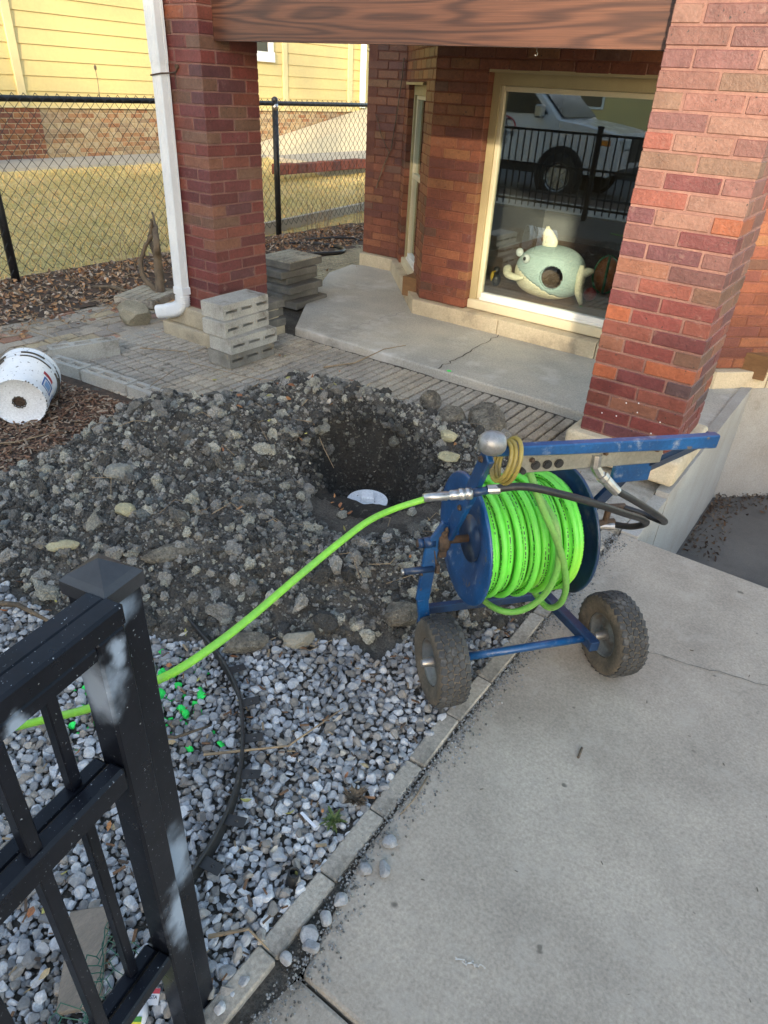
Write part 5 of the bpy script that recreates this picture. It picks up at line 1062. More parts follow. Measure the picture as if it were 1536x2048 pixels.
# gravel
def ingravel(n):
    out = []
    while sum(len(a) for a in out) < n:
        x = rng.uniform(-2.2, .42, n); y = rng.uniform(-3.6, -1.15, n); k = (mound(x, y) + .02 * fbm(x * 9, y * 9, 3, 14) < .012) & (y < -1.3 - .35 * np.clip(-x, 0, 9)) & (x < .375 - .02 * (y + 2) + .05 * (y < -2.62)) & (x > -1.9)
        k &= ~((y > -1.75) & (x < .08)); out.append(np.stack([x[k], y[k]], 1))
    return np.concatenate(out)[:n]
def grid_pts(n, lo):
    """dart throwing on a hash grid so stones do not coincide"""
    p = ingravel(n * 3); cell = {}; keep = []
    for i, (x, y) in enumerate(p):
        c = (int(x // lo), int(y // lo)); ok = True
        for a in (-1, 0, 1):
            for b in (-1, 0, 1):
                for j in cell.get((c[0] + a, c[1] + b), ()):
                    if (p[j][0] - x) ** 2 + (p[j][1] - y) ** 2 < lo * lo: ok = False
        if ok: cell.setdefault(c, []).append(i); keep.append(i)
    return p[keep]
allV, allF, allC, off = [], [], [], 0
def gravcol(p):
    n = len(p); b = rng.uniform(.30, .64, (n, 1)) * np.array([[1, 1, 1]]); k = rng.random(n) < .22; b[k] = rng.uniform(.20, .34, (k.sum(), 1)) * np.array([[1.12, 1, .86]]); k = rng.random(n) < .10; b[k] = rng.uniform(.20, .30, (k.sum(), 1)) * np.array([[1, .98, .95]])
    dirt = np.clip(1 - mound(p[:, 0], p[:, 1]) * 0 - .35 * np.exp(-((p[:, 1] + 1.3 + .35 * np.clip(-p[:, 0], 0, 9)) / .5) ** 2) - .25 * (fbm(p[:, 0] * 3, p[:, 1] * 3, 3, 31) > .1), .3, 1); b *= dirt[:, None]
    return b
tabs_ = [np.array(q) for q in ((-.306, -2.083), (-.146, -2.153), (-.029, -2.247), (.059, -2.343), (.125, -2.455), (.165, -2.575))]
for lo, smin, smax, dz, seed in ((.0105, .007, .0115, -.001, 0), (.0165, .0095, .0165, .009, 1), (.0265, .0135, .0215, .016, 2)):
    p = grid_pts(int({0: 15000, 1: 12000, 2: 5000}[seed]), lo)
    if seed == 2: p = p[rng.random(len(p)) < .8]
    if seed:
        dmin = np.full(len(p), 9.)
        for i in range(len(tabs_) - 1):
            for t in np.linspace(0, 1, 12): c = tabs_[i] * (1 - t) + tabs_[i + 1] * t; dmin = np.minimum(dmin, np.hypot(p[:, 0] - c[0], p[:, 1] - c[1]))
        p = p[dmin > (.020 if seed == 1 else .032)]
    n = len(p); sz = rng.uniform(smin, smax, n); cl = gravcol(p)
    gd = np.exp(-(((p[:, 0] + .38) / .17) ** 2 + ((p[:, 1] + 2.33) / .14) ** 2)); g = rng.random(n) < gd * .34; cl[g] = np.array([.03, .90, .13]) * rng.uniform(.7, 1.1, (g.sum(), 1))
    z = GZ + .004 + dz + .010 * fbm(p[:, 0] * 6, p[:, 1] * 6, 3, 15); addset(scatter(tp_g, np.column_stack([p, z]), sz, cl, .9))
tag(np_obj('gravel', np.concatenate(allV), np.concatenate(allF), np.concatenate(allC), M['stone'], False), 'bluish white crushed stone gravel between the soil heap and the walk', 'gravel', kind='stuff')
# crumbs of dirt in the joint by the walk and on its edge
n = 3600; y = rng.uniform(-2.9, -.5, n); x = np.interp(-y, [.5, 1.2, 1.9, 2.3, 2.6, 3.2], [.416, .416, .424, .438, .49, .50]) + rng.normal(.0, .013, n) + .06 * rng.random(n) ** 5; k = x < 9; x, y = x[k], y[k]
addn = len(x); cl = soilcol(addn, .2) * 1.3; V_, F_, C_ = scatter(tp_s, np.column_stack([x, y, np.full(addn, WZ + .001)]), rng.uniform(.0012, .0045, addn), np.clip(cl * 1.8, .13, .36), 2.)
tag(np_obj('joint_dirt', V_, F_, C_, M['clod']), 'crumbs of soil spilled along the joint beside the walk', 'dirt', kind='stuff')
for nm, a_, b_, w_, col_, zz_ in (('hairline_crack', (.62, -1.18), (1.35, -.98), .0016, (.13, .12, .10), WZ + .0045), ('chalk_scratch', (.74, -2.36), (.80, -2.34), .0016, (.6, .58, .54), WZ + .0045)):
    tag(crack('c', jag(a_, b_, 22, .006), w_, None, zz_).build(nm, plain(nm, col_, .95)), kind='structure')
# loose gravel stones on the walk
for (x, y, s, tx) in ((.505, -2.30, .022, 'small pale stone lying alone farthest out on the walk'), (.468, -2.33, .020, 'pale stone on the walk edge nearest the lone stone'), (.475, -2.24, .022, 'pale stone on the walk edge nearest the weed'), (.470, -2.42, .020, 'pale stone at the edging below the pair of stones'), (.468, -2.47, .019, 'small angular pale stone beside the edging'), (.463, -2.52, .024, 'large round pale stone on the walk edge'), (.482, -2.535, .020, 'darker stone touching the large round stone'), (.455, -2.585, .016, 'small brownish stone below the large round stone')):
    tv, tf = stone_tpl(3, 9, (.55, .85), .012, (1, .85, .65)); a = rng.uniform(0, 6.28); c_, s_ = math.cos(a), math.sin(a); v = tv * s; v = np.column_stack([v[:, 0] * c_ - v[:, 1] * s_, v[:, 0] * s_ + v[:, 1] * c_, v[:, 2]]) + np.array([x, y, WZ + s * .42])
    tag(np_obj('loose_stone', v, tf, np.tile(np.array([[.36, .36, .36]]) * rng.uniform(.75, 1.05), (len(tf), 1)), M['stone'], True), tx, 'stone', 'loose stones on the walk edge')
# larger rocks one can count
def rock(x, y, z, s, mt, label, asp=(1, .8, .65), name='rock', rot=0., rough=.035):
    tv, tf = ICO[4]; v = tv.copy()
    for _ in range(9):
        n = rng.normal(size=3); n /= np.linalg.norm(n); d = rng.uniform(.62, .9); h = v @ n; k = h > d; v[k] -= np.outer(h[k] - d, n)
    v *= (1 + .16 * fbm(v[:, 0] * 2.3 + x * 9, v[:, 1] * 2.3 + v[:, 2] * 3, 5, int(abs(x) * 100)) + rough * rng.normal(size=len(v)) * .35)[:, None]
    v = v * np.array(asp) * s; c_, s_ = math.cos(rot), math.sin(rot); v = np.column_stack([v[:, 0] * c_ - v[:, 1] * s_, v[:, 0] * s_ + v[:, 1] * c_, v[:, 2]]) + np.array([x, y, z])
    return tag(np_obj(name, v, tf, np.ones((len(tf), 3)), mt, False), label, 'rock')
rock(-.46, -.10, -.09, .135, M['rock'], 'large brown grey lump standing at the far edge of the soil heap', (1, .7, .9), rot=-.7)
rock(-.60, -.22, -.07, .085, M['rock'], 'upright grey lump left of the largest lump on the heap', (.9, .7, 1), rot=.4)
rock(-.80, -.12, -.05, .06, M['rock'], 'dark grey lump on the far rim behind the hole', (1, .8, 1), rot=.4)
rock(-3.43, -.10, -.13, .13, mat('spout_rock', (.30, .27, .20), (.20, .18, .13), rough=.95, scale=9, bump=1., bscale=60, bdist=.01, fine=.25), 'rough tan rock under the downspout outlet', (1.1, .7, .75), rot=.2)
rock(-.50, -.42, -.055, .050, M['yrock'], 'yellowish stone chunk right of the hole', (1, .7, .6), rot=.3)
rock(-.40, -.56, -.08, .052, M['yrock'], 'pale knobbly stone right of the hole below the yellowish chunk', (1.1, .6, .55), rot=.5)
rock(-1.10, -1.84, -.06, .040, M['yrock'], 'pale yellow stone chunk in the middle of the soil heap front', (1, .9, .8), rot=.3)
rock(-1.12, -2.10, -.10, .045, M['yrock'], 'long pale yellow stone on the heap left of the post cap', (1.3, .5, .5), rot=.9)
rock(-1.33, -1.70, -.04, .060, mat('grey_rock', (.27, .27, .24), (.17, .17, .15), rough=.95, scale=12, bump=1., bscale=70, fine=.25), 'big pale grey clod high on the left of the heap', (1, .8, .8), rot=.8)
rock(.03, -1.56, -.15, .065, M['rock'], 'smooth brown grey rock beside the left cart wheel', (1.1, .8, .7), rot=.6)
rock(-.17, -1.86, -.17, .045, mat('tan_rock', (.33, .30, .24), (.25, .23, .18), rough=.95, scale=12, bump=.8, bscale=70, fine=.2), 'pale tan rock where the soil meets the gravel', (1.2, .8, .7), rot=.9)
rock(-.28, -2.0, -.15, .055, M['rock'], 'brown rock under the green hose at the heap edge', (1.5, .7, .6), rot=.95)
rock(-.78, -1.88, -.10, .055, M['rock'], 'long brown earth lump behind the fence post cap', (2.0, .7, .7), rot=.85)
rock(.09, -1.02, -.12, .035, M['yrock'], 'pale stone behind the reel coupling', (1, .9, .8))
# leaves and mulch
def leafset(pos, sz, cols, flat=.5):
    n = len(pos); g = np.array([(-1, 0, .1), (-.35, .42, -.05), (.35, .36, -.05), (1, 0, .18), (.35, -.36, .10), (-.35, -.42, .12), (0, 0, -.1)], float); f = np.array([(0, 6, 1), (1, 6, 2), (2, 6, 3), (3, 6, 4), (4, 6, 5), (5, 6, 0)]); return scatter([(g, f), (g * np.array([1, .7, 2.2]), f), (g * np.array([.8, 1.2, -1.5]), f)], pos, sz, cols, flat)
def leafcols(n):
    pal = np.array([(.30, .19, .11), (.22, .12, .07), (.36, .27, .19), (.40, .33, .26), (.16, .09, .06), (.38, .20, .09), (.28, .22, .18)]); return pal[rng.integers(0, len(pal), n)] * rng.uniform(.8, 1.6, (n, 1))
n = 9000; x = rng.uniform(-5.05, -3.35, n); y = rng.uniform(-2.2, 4.4, n)
dens = sstep((-3.55 - .25 * (y + .9) * (y < 0) + .15 * fbm(x * 3, y * 3, 3, 40) * 4 - x) / .35); dens = np.where(y > .6, sstep((-4.05 - x) / .4) + .02, dens); k = rng.random(n) < dens; x, y = x[k], y[k]; n = len(x)
V_, F_, C_ = leafset(np.column_stack([x, y, bedz(x, y) + rng.uniform(.0, .03, n)]), rng.uniform(.014, .034, n), leafcols(n), .9)
tag(np_obj('leaf_litter', V_, F_, C_, M['leaf']), 'brown dead leaves heaped along the foot of the chain link fence', 'leaves', kind='stuff')
# sparse single leaves on the heap and paving
n = 95; x = rng.uniform(-2.2, .2, n); y = rng.uniform(-1.6, .2, n); V1 = np.column_stack([x, y, heights(x, y) + .02]); 
n2 = 110; x2 = rng.uniform(-1.3, .36, n2); y2 = rng.uniform(-3.0, -2.0, n2); V2 = np.column_stack([x2, y2, np.full(n2, GZ + .04)])
V3 = np.array([(-1.6, -.2, 0), (-1.5, -.3, 0), (-1.25, -.3, 0), (-1.05, -.35, 0), (-1.75, -.5, 0), (-1.5, -.65, 0), (-1.15, -.5, 0), (-1.85, -.8, 0), (-1.95, -1.0, 0), (-1.9, -.9, 0), (-1.45, -.52, .03), (-1.38, -.62, .03), (-1.3, -.5, .03), (-1.55, -.45, .02), (-1.1, -.62, .02), (-1.62, -.75, .06), (-1.7, -.3, -.06), (-1.02, -.92, .0), (-1.35, -1.0, .09)]); V3[:, 2] = heights(V3[:, 0], V3[:, 1]) + .03
P = np.concatenate([V1, V2, V3]); sz = np.concatenate([rng.uniform(.008, .02, n), rng.uniform(.006, .018, n2), np.full(19, .03)]); pal = np.array([(.42, .20, .08), (.45, .36, .22), (.5, .45, .38), (.35, .15, .07), (.4, .38, .12)])
V_, F_, C_ = leafset(P, sz, pal[rng.integers(0, 5, len(P))], .8); tag(np_obj('scattered_leaves', V_, F_, C_, M['leaf']), 'single tan and orange leaves scattered on the soil heap and gravel', 'leaves', kind='stuff')
# mulch chips
n = 11000; x = rng.uniform(-3.5, -1.75, n); y = rng.uniform(-2.7, -.98, n); k = (y < -1.0 + .12 * (x + 1.97)) & (mound(x, y) < .05); x, y = x[k], y[k]; n = len(x)
cb = np.array([(x_, y_, z_) for z_ in (-.5, .5) for y_ in (-.5, .5) for x_ in (-.5, .5)]) * np.array([2, .45, .2]); cf = np.array([(0, 2, 3, 1), (4, 5, 7, 6), (0, 1, 5, 4), (2, 6, 7, 3), (0, 4, 6, 2), (1, 3, 7, 5)])
cl = np.array([(.26, .14, .085), (.17, .095, .065), (.34, .22, .14), (.42, .33, .24)])[rng.integers(0, 4, n)] * rng.uniform(.6, 1.1, (n, 1)); V_, F_, C_ = scatter([(cb, cf)], np.column_stack([x, y, GZ + .012 + rng.uniform(0, .015, n)]), rng.uniform(.007, .022, n), cl, .5)
tag(np_obj('mulch_chips', V_, F_, C_, M['mulch']), 'reddish brown bark mulch around the bucket', 'mulch', kind='stuff')
n = 700; p = ingravel(n); cl2 = np.array([(.20, .11, .06), (.10, .07, .05), (.32, .24, .15)])[rng.integers(0, 3, n)]
V_, F_, C_ = scatter([(cb, cf)], np.column_stack([p, GZ + .022 + rng.uniform(0, .014, n)]), rng.uniform(.004, .015, n), cl2, .5); tag(np_obj('gravel_litter', V_, F_, C_, M['mulch']), 'brown bark bits and stems lodged between the gravel stones', 'litter', kind='stuff')
# twigs
def twig(P, r, label, mt=M['twig'], name='twig', cat='twig'):
    mb = MB(); n = len(P); mb.tube(P, [r * (1 - .6 * i / (n - 1)) for i in range(n)], 5); return tag(mb.build(name, mt, smooth=True), label, cat)
def hz(x, y, d=.012): return (x, y, float(heights(np.array([x]), np.array([y]))[0]) + d)
twig([(-1.80, .15, PZ + .01), (-1.70, .35, PZ + .012), (-1.66, .62, PZ + .05), (-1.60, .80, SZ + .02)], .006, 'dark forked stick lying from the heap over the slab edge')
twig([(-2.9, -.45, PZ + .02), (-2.6, -.30, PZ + .03), (-2.45, -.40, PZ + .02), (-2.0, -.35, PZ + .03), (-1.75, -.22, PZ + .02)], .004, 'long pale stem curving in front of the cement block stack')
twig([hz(-1.95, -1.2), hz(-2.1, -1.05, .03), hz(-2.25, -.85, .07), (-2.35, -.60, PZ + .05)], .005, 'thin dark stick crossing the cement block border')
twig([hz(-1.28, -.80, .0), hz(-1.1, -.74, .01), (-.98, -.80, -.14), (-.88, -.84, -.20)], .004, 'bare root hanging into the dug hole', M['twig'], 'root', 'root')
mb = MB()
for _ in range(70):
    x, y = random.uniform(-1.9, .1), random.uniform(-1.9, -.1)
    if math.hypot(x - HC[0], y - HC[1]) < .42: continue
    a = random.uniform(0, 6.28); L = random.uniform(.03, .10); p0 = Vector(hz(x, y, .015)); p1 = Vector(hz(x + L * math.cos(a), y + L * math.sin(a), random.uniform(.015, .05))); p2 = Vector(hz(x + 1.8 * L * math.cos(a + .5), y + 1.8 * L * math.sin(a + .5), .012)); mb.tube([p0, p1, p2], random.uniform(.0008, .0018), 4)
tag(mb.build('roots', M['twig']), 'fine pale roots and stems caught in the soil heap', 'roots', kind='stuff')
twig([hz(-2.4, -1.95, .03), hz(-2.2, -1.7, .03), hz(-2.15, -1.45, .03)], .006, 'brown stick lying on the mulch left of the heap')
twig([(-.06, -2.36, GZ + .05), (.10, -2.20, GZ + .055), (.13, -2.0, GZ + .05)], .0045, 'grey brown twig lying across the gravel')
twig([(-.25, -2.42, GZ + .05), (-.15, -2.38, GZ + .07), (-.12, -2.28, GZ + .05)], .007, 'dark stick beside the green stones near the post', M['bark'])
twig([(-1.15, -2.5, GZ + .1), (-.98, -2.36, GZ + .08), (-.85, -2.33, GZ + .06)], .014, 'split brown branch end at the left edge of the gravel', M['bark'])
twig([(.30, -2.66, GZ + .04), (.36, -2.60, GZ + .05), (.42, -2.60, GZ + .04)], .005, 'grey twig by the post foot')
twig([(.445, -2.02, WZ + .006), (.455, -2.10, WZ + .007), (.452, -2.16, WZ + .006)], .003, 'pale stick lying along the walk edge')
# landscape edging strip with tabs
le = thing('plastic_edging', 'curved black plastic landscape edging strip with pegged tabs in the gravel', 'edging', (0, -2.3, GZ))
EP = [(-.60, -1.98), (-.533, -2.025), (-.306, -2.083), (-.146, -2.153), (-.029, -2.247), (.059, -2.343), (.125, -2.455), (.165, -2.575), (.175, -2.68)]; sp = spline([(x, y, GZ + .057) for x, y in EP], 8)
mb = MB(); mb.tube(sp, .0052, 8); mb.build('lip', M['plastic'], le, smooth=True)
mb = MB(); vs = []
for p in sp: vs += [(p.x, p.y, p.z), (p.x, p.y, p.z - .05)]
mb.add(vs, [(2 * i, 2 * i + 1, 2 * i + 3, 2 * i + 2) for i in range(len(sp) - 1)]); st = mb.build('strip', M['plastic'], le); so_ = st.modifiers.new('s', 'SOLIDIFY'); so_.thickness = .003
for f in (.30, .42, .53, .64, .75, .86, .96):
    i = int(f * (len(sp) - 1)); p = sp[i]; d = (sp[min(i + 1, len(sp) - 1)] - sp[i - 1]).normalized(); nn = Vector((-d.y, d.x, 0)); nn = nn if nn.x > 0 or nn.y > 0 else -nn
    X = Matrix((nn, d, Vector((0, 0, 1)))).transposed().to_4x4(); X.translation = p + Vector((0, 0, .0)) + Vector((0, 0, -.006)); X = X @ Matrix.Rotation(R(random.uniform(-6, 10)), 4, 'Y'); mb = MB()
    a, w, h, hr = .055, .015, .002, .0045; q = [(0.0, -w), (a, -w * .9), (a, w * .9), (0, w)]; c_ = (.032, 0)
    ring = [(c_[0] + hr * math.cos(t), hr * math.sin(t)) for t in [math.pi * 1.25, -math.pi / 4, math.pi / 4, math.pi * .75]]
    vs = [X @ Vector((x, y, 0)) for x, y in q + ring] + [X @ Vector((x, y, -h)) for x, y in q + ring]
    mb.add(vs, [(0, 1, 5, 4), (1, 2, 6, 5), (2, 3, 7, 6), (3, 0, 4, 7), (0, 8, 9, 1), (1, 9, 10, 2), (2, 10, 11, 3), (4, 5, 13, 12), (5, 6, 14, 13), (6, 7, 15, 14), (7, 4, 12, 15)]); mb.build('tab', M['plastic'], le)
pp = MB(); pp.lathe([(-.05, .014), (.0, .014), (.0, .0105), (-.05, .0105)], (.352, -2.448, GZ + .050), (.1, .15, 1), 20); tag(pp.build('pipe_stub', M['plastic'], smooth=False), 'short black open pipe end poking out of the gravel', 'pipe')
wh = MB(); wh.cbox((-.028, -.004, 0), (.028, .004, .0015), .0005, X=Matrix.Translation((.29, -2.33, GZ + .052)) @ Matrix.Rotation(-.15, 4, 'Z')); tag(wh.build('plastic_strip', M['tagw']), 'thin white plastic strip lying on the gravel by the weed', 'strip')
# brick edging along the walk
k = 0; y = -.62; lab = ['first', 'second', 'third', 'fourth', 'fifth', 'sixth', 'seventh', 'eighth', 'ninth', 'tenth', 'eleventh']
while y > -2.60:
    L = random.uniform(.185, .21); xm = float(np.interp(-(y - L / 2), [.5, 1.2, 1.9, 2.3, 2.6], [.386, .387, .392, .403, .416])); dx = (np.interp(-(y - L), [.5, 1.2, 1.9, 2.3, 2.6], [.386, .387, .392, .403, .416]) - np.interp(-y, [.5, 1.2, 1.9, 2.3, 2.6], [.386, .387, .392, .403, .416])) / L
    X = Matrix.Translation((xm - .001, y - L / 2, GZ + .004 + random.uniform(-.004, .006) + (.004 if k < 7 else 0))) @ Matrix.Rotation(math.atan(dx) + random.uniform(-.03, .03), 4, 'Z'); mb = MB(); mb.cbox((-.026, -L / 2 + .002, -.05), (.026, L / 2 - .002, .0165), .004, X=X)
    ob = mb.build('edging_brick', M['paver'], org=(xm, y - L / 2, GZ)); tag(ob, f'{lab[min(k, 10)]} grey edging brick along the walk counted from the porch', 'edging brick', 'edging bricks along the walk')
    for q in ob.data.attributes['Col'].data: q.color = (.85 + .3 * random.random(),) * 3 + (1,)
    y -= L; k += 1
# weed clumps
def weed(x, y, z, r, n, label, mt=M['green'], up=1.):
    mb = MB()
    for _ in range(n):
        a = random.uniform(0, 6.28); e = random.uniform(.1, 1.) * up; L = r * random.uniform(.5, 1.1); d = Vector((math.cos(a) * math.cos(e), math.sin(a) * math.cos(e), math.sin(e))); s = d.cross(Vector((0, 0, 1))).normalized() * L * .11; p = Vector((x, y, z)) + Vector((random.uniform(-1, 1), random.uniform(-1, 1), 0)) * r * .3
        mb.add([p, p + d * L * .55 + s, p + d * L + Vector((0, 0, -.15 * L)), p + d * L * .55 - s], [(0, 1, 2, 3)])
    return tag(mb.build('weed', mt), label, 'weed')
weed(.33, -2.28, GZ + .03, .032, 60, 'small green weed tuft in the gravel by the edging bricks')
weed(.335, -2.20, GZ + .03, .038, 90, 'dry reddish weed tuft behind the green tuft by the edging', M['bark'])
weed(-2.10, -.99, GZ + .02, .06, 40, 'green weed at the foot of the cement block border')
weed(-1.88, -.93, GZ + .04, .045, 34, 'low green weed where the border meets the soil heap')
# black hose on the back paving, stump, dry stems
mb = MB(); mb.tube(spline([(-4.75, 2.35, PZ + .02), (-4.60, 2.85, PZ + .025), (-4.35, 3.12, PZ + .022), (-4.08, 3.12, PZ + .02), (-3.98, 2.92, PZ + .018), (-4.12, 2.62, PZ + .02), (-4.25, 2.35, PZ + .02), (-4.42, 2.05, PZ + .02)], 8), .021, 10); tag(mb.build('black_pipe', M['black'], smooth=True), 'thick black corrugated pipe looped on the paving behind the pillars', 'pipe')
twig([(-4.62, 3.05, PZ + .04), (-4.45, 3.4, PZ + .05), (-4.25, 3.52, PZ + .06), (-4.22, 3.60, PZ + .03)], .018, 'short black pipe piece beyond the looped black pipe', M['black'], 'black_pipe', 'pipe')
stp = thing('vine_stump', 'gnarled twisted brown vine stump between the fence and the downspout', 'stump', (-3.82, .45, GZ))
def jt(P, r0, r1, name):
    mb = MB(); Q = spline(P, 8); n = len(Q); Q = [q + Vector((random.uniform(-.004, .004), random.uniform(-.004, .004), 0)) for q in Q]; mb.tube(Q, [r0 + (r1 - r0) * i / n + random.uniform(-.002, .002) for i in range(n)], 8); mb.build(name, M['bark'], stp, smooth=True)
jt([(-3.78, .40, GZ - .02), (-3.85, .47, -.05), (-3.88, .50, .12), (-3.82, .46, .22), (-3.93, .55, .34)], .042, .022, 'trunk'); jt([(-3.88, .50, .10), (-4.02, .55, .22), (-3.95, .52, .30), (-3.90, .5, .40)], .026, .010, 'stem'); jt([(-3.80, .45, -.18), (-3.98, .40, -.02), (-4.00, .46, .15), (-3.92, .50, .28)], .022, .014, 'stem'); jt([(-3.93, .55, .34), (-4.04, .62, .42)], .014, .006, 'stem'); jt([(-3.9, .35, GZ + .02), (-4.15, .25, GZ + .08), (-4.4, .2, GZ + .05)], .02, .012, 'root')
def stems(cx, cy, n, h, sp_, label, grp=None):
    mb = MB()
    for _ in range(n):
        x, y = cx + random.gauss(0, sp_), cy + random.gauss(0, sp_ * 2); hh = h * random.uniform(.5, 1.15); lx, ly = random.gauss(0, .12) * hh, random.gauss(0, .25) * hh; P = [(x, y, GZ), (x + lx * .4, y + ly * .3, GZ + hh * .5), (x + lx, y + ly, GZ + hh)]; mb.tube(P, [.0042, .0032, .0015], 4)
        if random.random() < .6: b = Vector(P[1]); mb.tube([b, b + Vector((random.gauss(0, .08), random.gauss(0, .1), hh * .4))], [.002, .001], 3)
    return tag(mb.build('dry_plant', M['twig']), label, 'dry plant', grp)
stems(-4.85, 3.6, 14, .50, .07, 'bare tan stems just right of the rear fence post', 'dry plants along the fence'); stems(-4.75, 4.4, 12, .60, .08, 'bare tan stems in the middle of the rear fence bed', 'dry plants along the fence'); stems(-4.8, 5.3, 18, .95, .10, 'tall bare branching shrub beside the far brick pier', 'dry plants along the fence')
stems(-4.7, .8, 8, .5, .10, 'few pale dry stalks in the leaf bed left of the stump', 'dry plants along the fence')
mb = MB(); mb.tube([(-5.02, .95, 1.18), (-5.02, .955, 1.30), (-5.02, .95, 1.38)], .003, 4); mb.lathe([(0, 0), (.01, .010), (.03, .012), (.045, 0)], (-5.02, .95, 1.375), (0, 0, 1), 7); tag(mb.build('seed_head', M['twig']), 'single dry seed head standing above the fence rail', 'seed head')
mb = MB()
for _ in range(60):
    x, y = random.uniform(-4.6, -3.2), random.uniform(-.9, .6); a = random.uniform(0, 6.28); L = random.uniform(.05, .22); z0 = GZ + random.uniform(.03, .07); mb.tube([(x, y, z0), (x + L * math.cos(a), y + L * math.sin(a), z0 + random.uniform(-.01, .05)), (x + 1.9 * L * math.cos(a + .3), y + 1.9 * L * math.sin(a + .3), z0)], random.uniform(.0015, .0035), 4)
tag(mb.build('dead_stalks', M['twig']), 'tangle of pale dead stalks over the brick paving and leaves', 'stalks', kind='stuff')
# debris in the stairwell
n = 700; x = rng.uniform(.52, 1.4, n); y = 1.78 + (x - .5) * .93 - rng.random(n) ** 2 * .35 ; a_ = rng.random(n) < .35; x[a_] = .52 + rng.random(a_.sum()) ** 2 * .2; y[a_] = rng.uniform(.9, 1.8, a_.sum())
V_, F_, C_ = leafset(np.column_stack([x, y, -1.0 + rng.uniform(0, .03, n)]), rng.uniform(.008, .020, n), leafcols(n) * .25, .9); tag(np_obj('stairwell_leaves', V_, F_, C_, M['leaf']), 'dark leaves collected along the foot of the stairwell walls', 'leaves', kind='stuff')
n = 26; tag(np_obj('walk_debris', *scatter([(cb * np.array([.8, .6, 1]), cf)], np.column_stack([rng.uniform(.55, 1.4, n), rng.uniform(-2.4, -.6, n), np.full(n, WZ + .003)]), rng.uniform(.002, .008, n), np.tile(np.array([[.08, .06, .045]]), (n, 1)), .1), M['mulch']), 'tiny dark twig bits scattered on the walk', 'debris', kind='stuff')
mb = MB(); mb.tube([(.74, -1.66, WZ + .004), (.745, -1.70, WZ + .004)], .0035, 5); tag(mb.build('wood_chip', M['bark']), 'small dark wood chip lying on the walk below the right wheel', 'chip')

# ---------------------------------------------------------------- toys behind the window
def blob(name, c, s, mt, parent=None, pw=2.0, rot=0., label=None, cat=None, sub=4, fn=None):
    tv, tf = ICO[sub]; v = tv.copy(); k = (np.abs(v) ** pw).sum(1) ** (-1 / pw); v = v * k[:, None]
    if fn is not None: v = fn(v)
    v = v * np.array(s); c_, s_ = math.cos(rot), math.sin(rot); v = np.column_stack([v[:, 0] * c_ - v[:, 1] * s_, v[:, 0] * s_ + v[:, 1] * c_, v[:, 2]]) + np.array(c)
    org = tuple(ORG[parent.name]) if parent is not None else (0, 0, 0); ob = np_obj(name, v, tf, np.ones((len(tf), 3)), mt, True, parent, org)
    if parent is not None: ob.location = (0, 0, 0)
    return tag(ob, label, cat) if label else ob
WC = Vector((-1.14, 2.04, .052))
wh_ = thing('whale_pet_house', 'teal and cream plush whale shaped pet house with a round opening behind the window', 'pet house', tuple(WC))
def body_obj():
    tv, tf = ICO[4]; v = tv.copy(); k = (np.abs(v) ** 2.5).sum(1) ** (-1 / 2.5); v = v * k[:, None]; top = v[:, 2] > 0
    v[:, 0] *= 1 - .12 * np.clip(v[:, 2], 0, 1); v[:, 2] = np.where(v[:, 2] < 0, v[:, 2] * .9, v[:, 2])
    s = np.array([.225, .19, .165]); rt = -.25; vv = v * s; c_, s_ = math.cos(rt), math.sin(rt)
    P = np.column_stack([vv[:, 0] * c_ - vv[:, 1] * s_, vv[:, 0] * s_ + vv[:, 1] * c_, vv[:, 2]]) + np.array([WC.x, WC.y, WC.z + .152])
    hd = Vector((.10, -.18, .012)); hc = np.array([WC.x + .085, WC.y - .19, WC.z + .165])
    cenf = P[tf].mean(1); dd = np.sqrt((cenf[:, 0] - hc[0]) ** 2 + (cenf[:, 2] - hc[2]) ** 2); front = cenf[:, 1] < WC.y - .03; keep = ~((dd < .072) & front)
    bz = WC.z + .150 - .42 * (cenf[:, 0] - (WC.x - .16)) + .02; cream = cenf[:, 2] < bz
    org = tuple(WC)
    for nm, k2, mt in (('body', keep & ~cream, M['plush']), ('belly', keep & cream, M['plushc'])):
        f = tf[k2]; ob = np_obj(nm, P, f, np.ones((len(f), 3)), mt, True, wh_, org); ob.location = (0, 0, 0); so = ob.modifiers.new('s', 'SOLIDIFY'); so.thickness = .012
    Q = (P - np.array([WC.x, WC.y, WC.z + .152])) * .885 + np.array([WC.x, WC.y, WC.z + .152]); lin = np_obj('shaded_lining', Q, tf[keep], np.ones((keep.sum(), 3)), mat('plush_lining_shaded', (.16, .11, .07), (.10, .07, .05), rough=1), True, wh_, org); lin.location = (0, 0, 0)  # brownish inner shell, darkened to carry the shade of the hollow
    mb = MB(); mb.tube([tuple(hc + np.array([.073 * math.cos(t), .012 + .10 * (math.cos(t) * .10 + .12), .073 * math.sin(t)])) for t in np.linspace(0, 2 * math.pi, 40)][:-1], .007, 8, closed=True); mb.build('opening_rim', M['plush'], wh_, smooth=True)
body_obj()
wh_.scale = (1.2, 1.2, 1.2)
blob('eye', (WC.x - .105, WC.y - .165, WC.z + .245), (.026, .020, .028), M['eyew'], wh_, sub=3); blob('pupil', (WC.x - .108, WC.y - .184, WC.z + .247), (.010, .005, .012), M['eyeb'], wh_, sub=2)
blob('eye', (WC.x - .185, WC.y - .10, WC.z + .262), (.024, .020, .026), M['eyew'], wh_, sub=3)
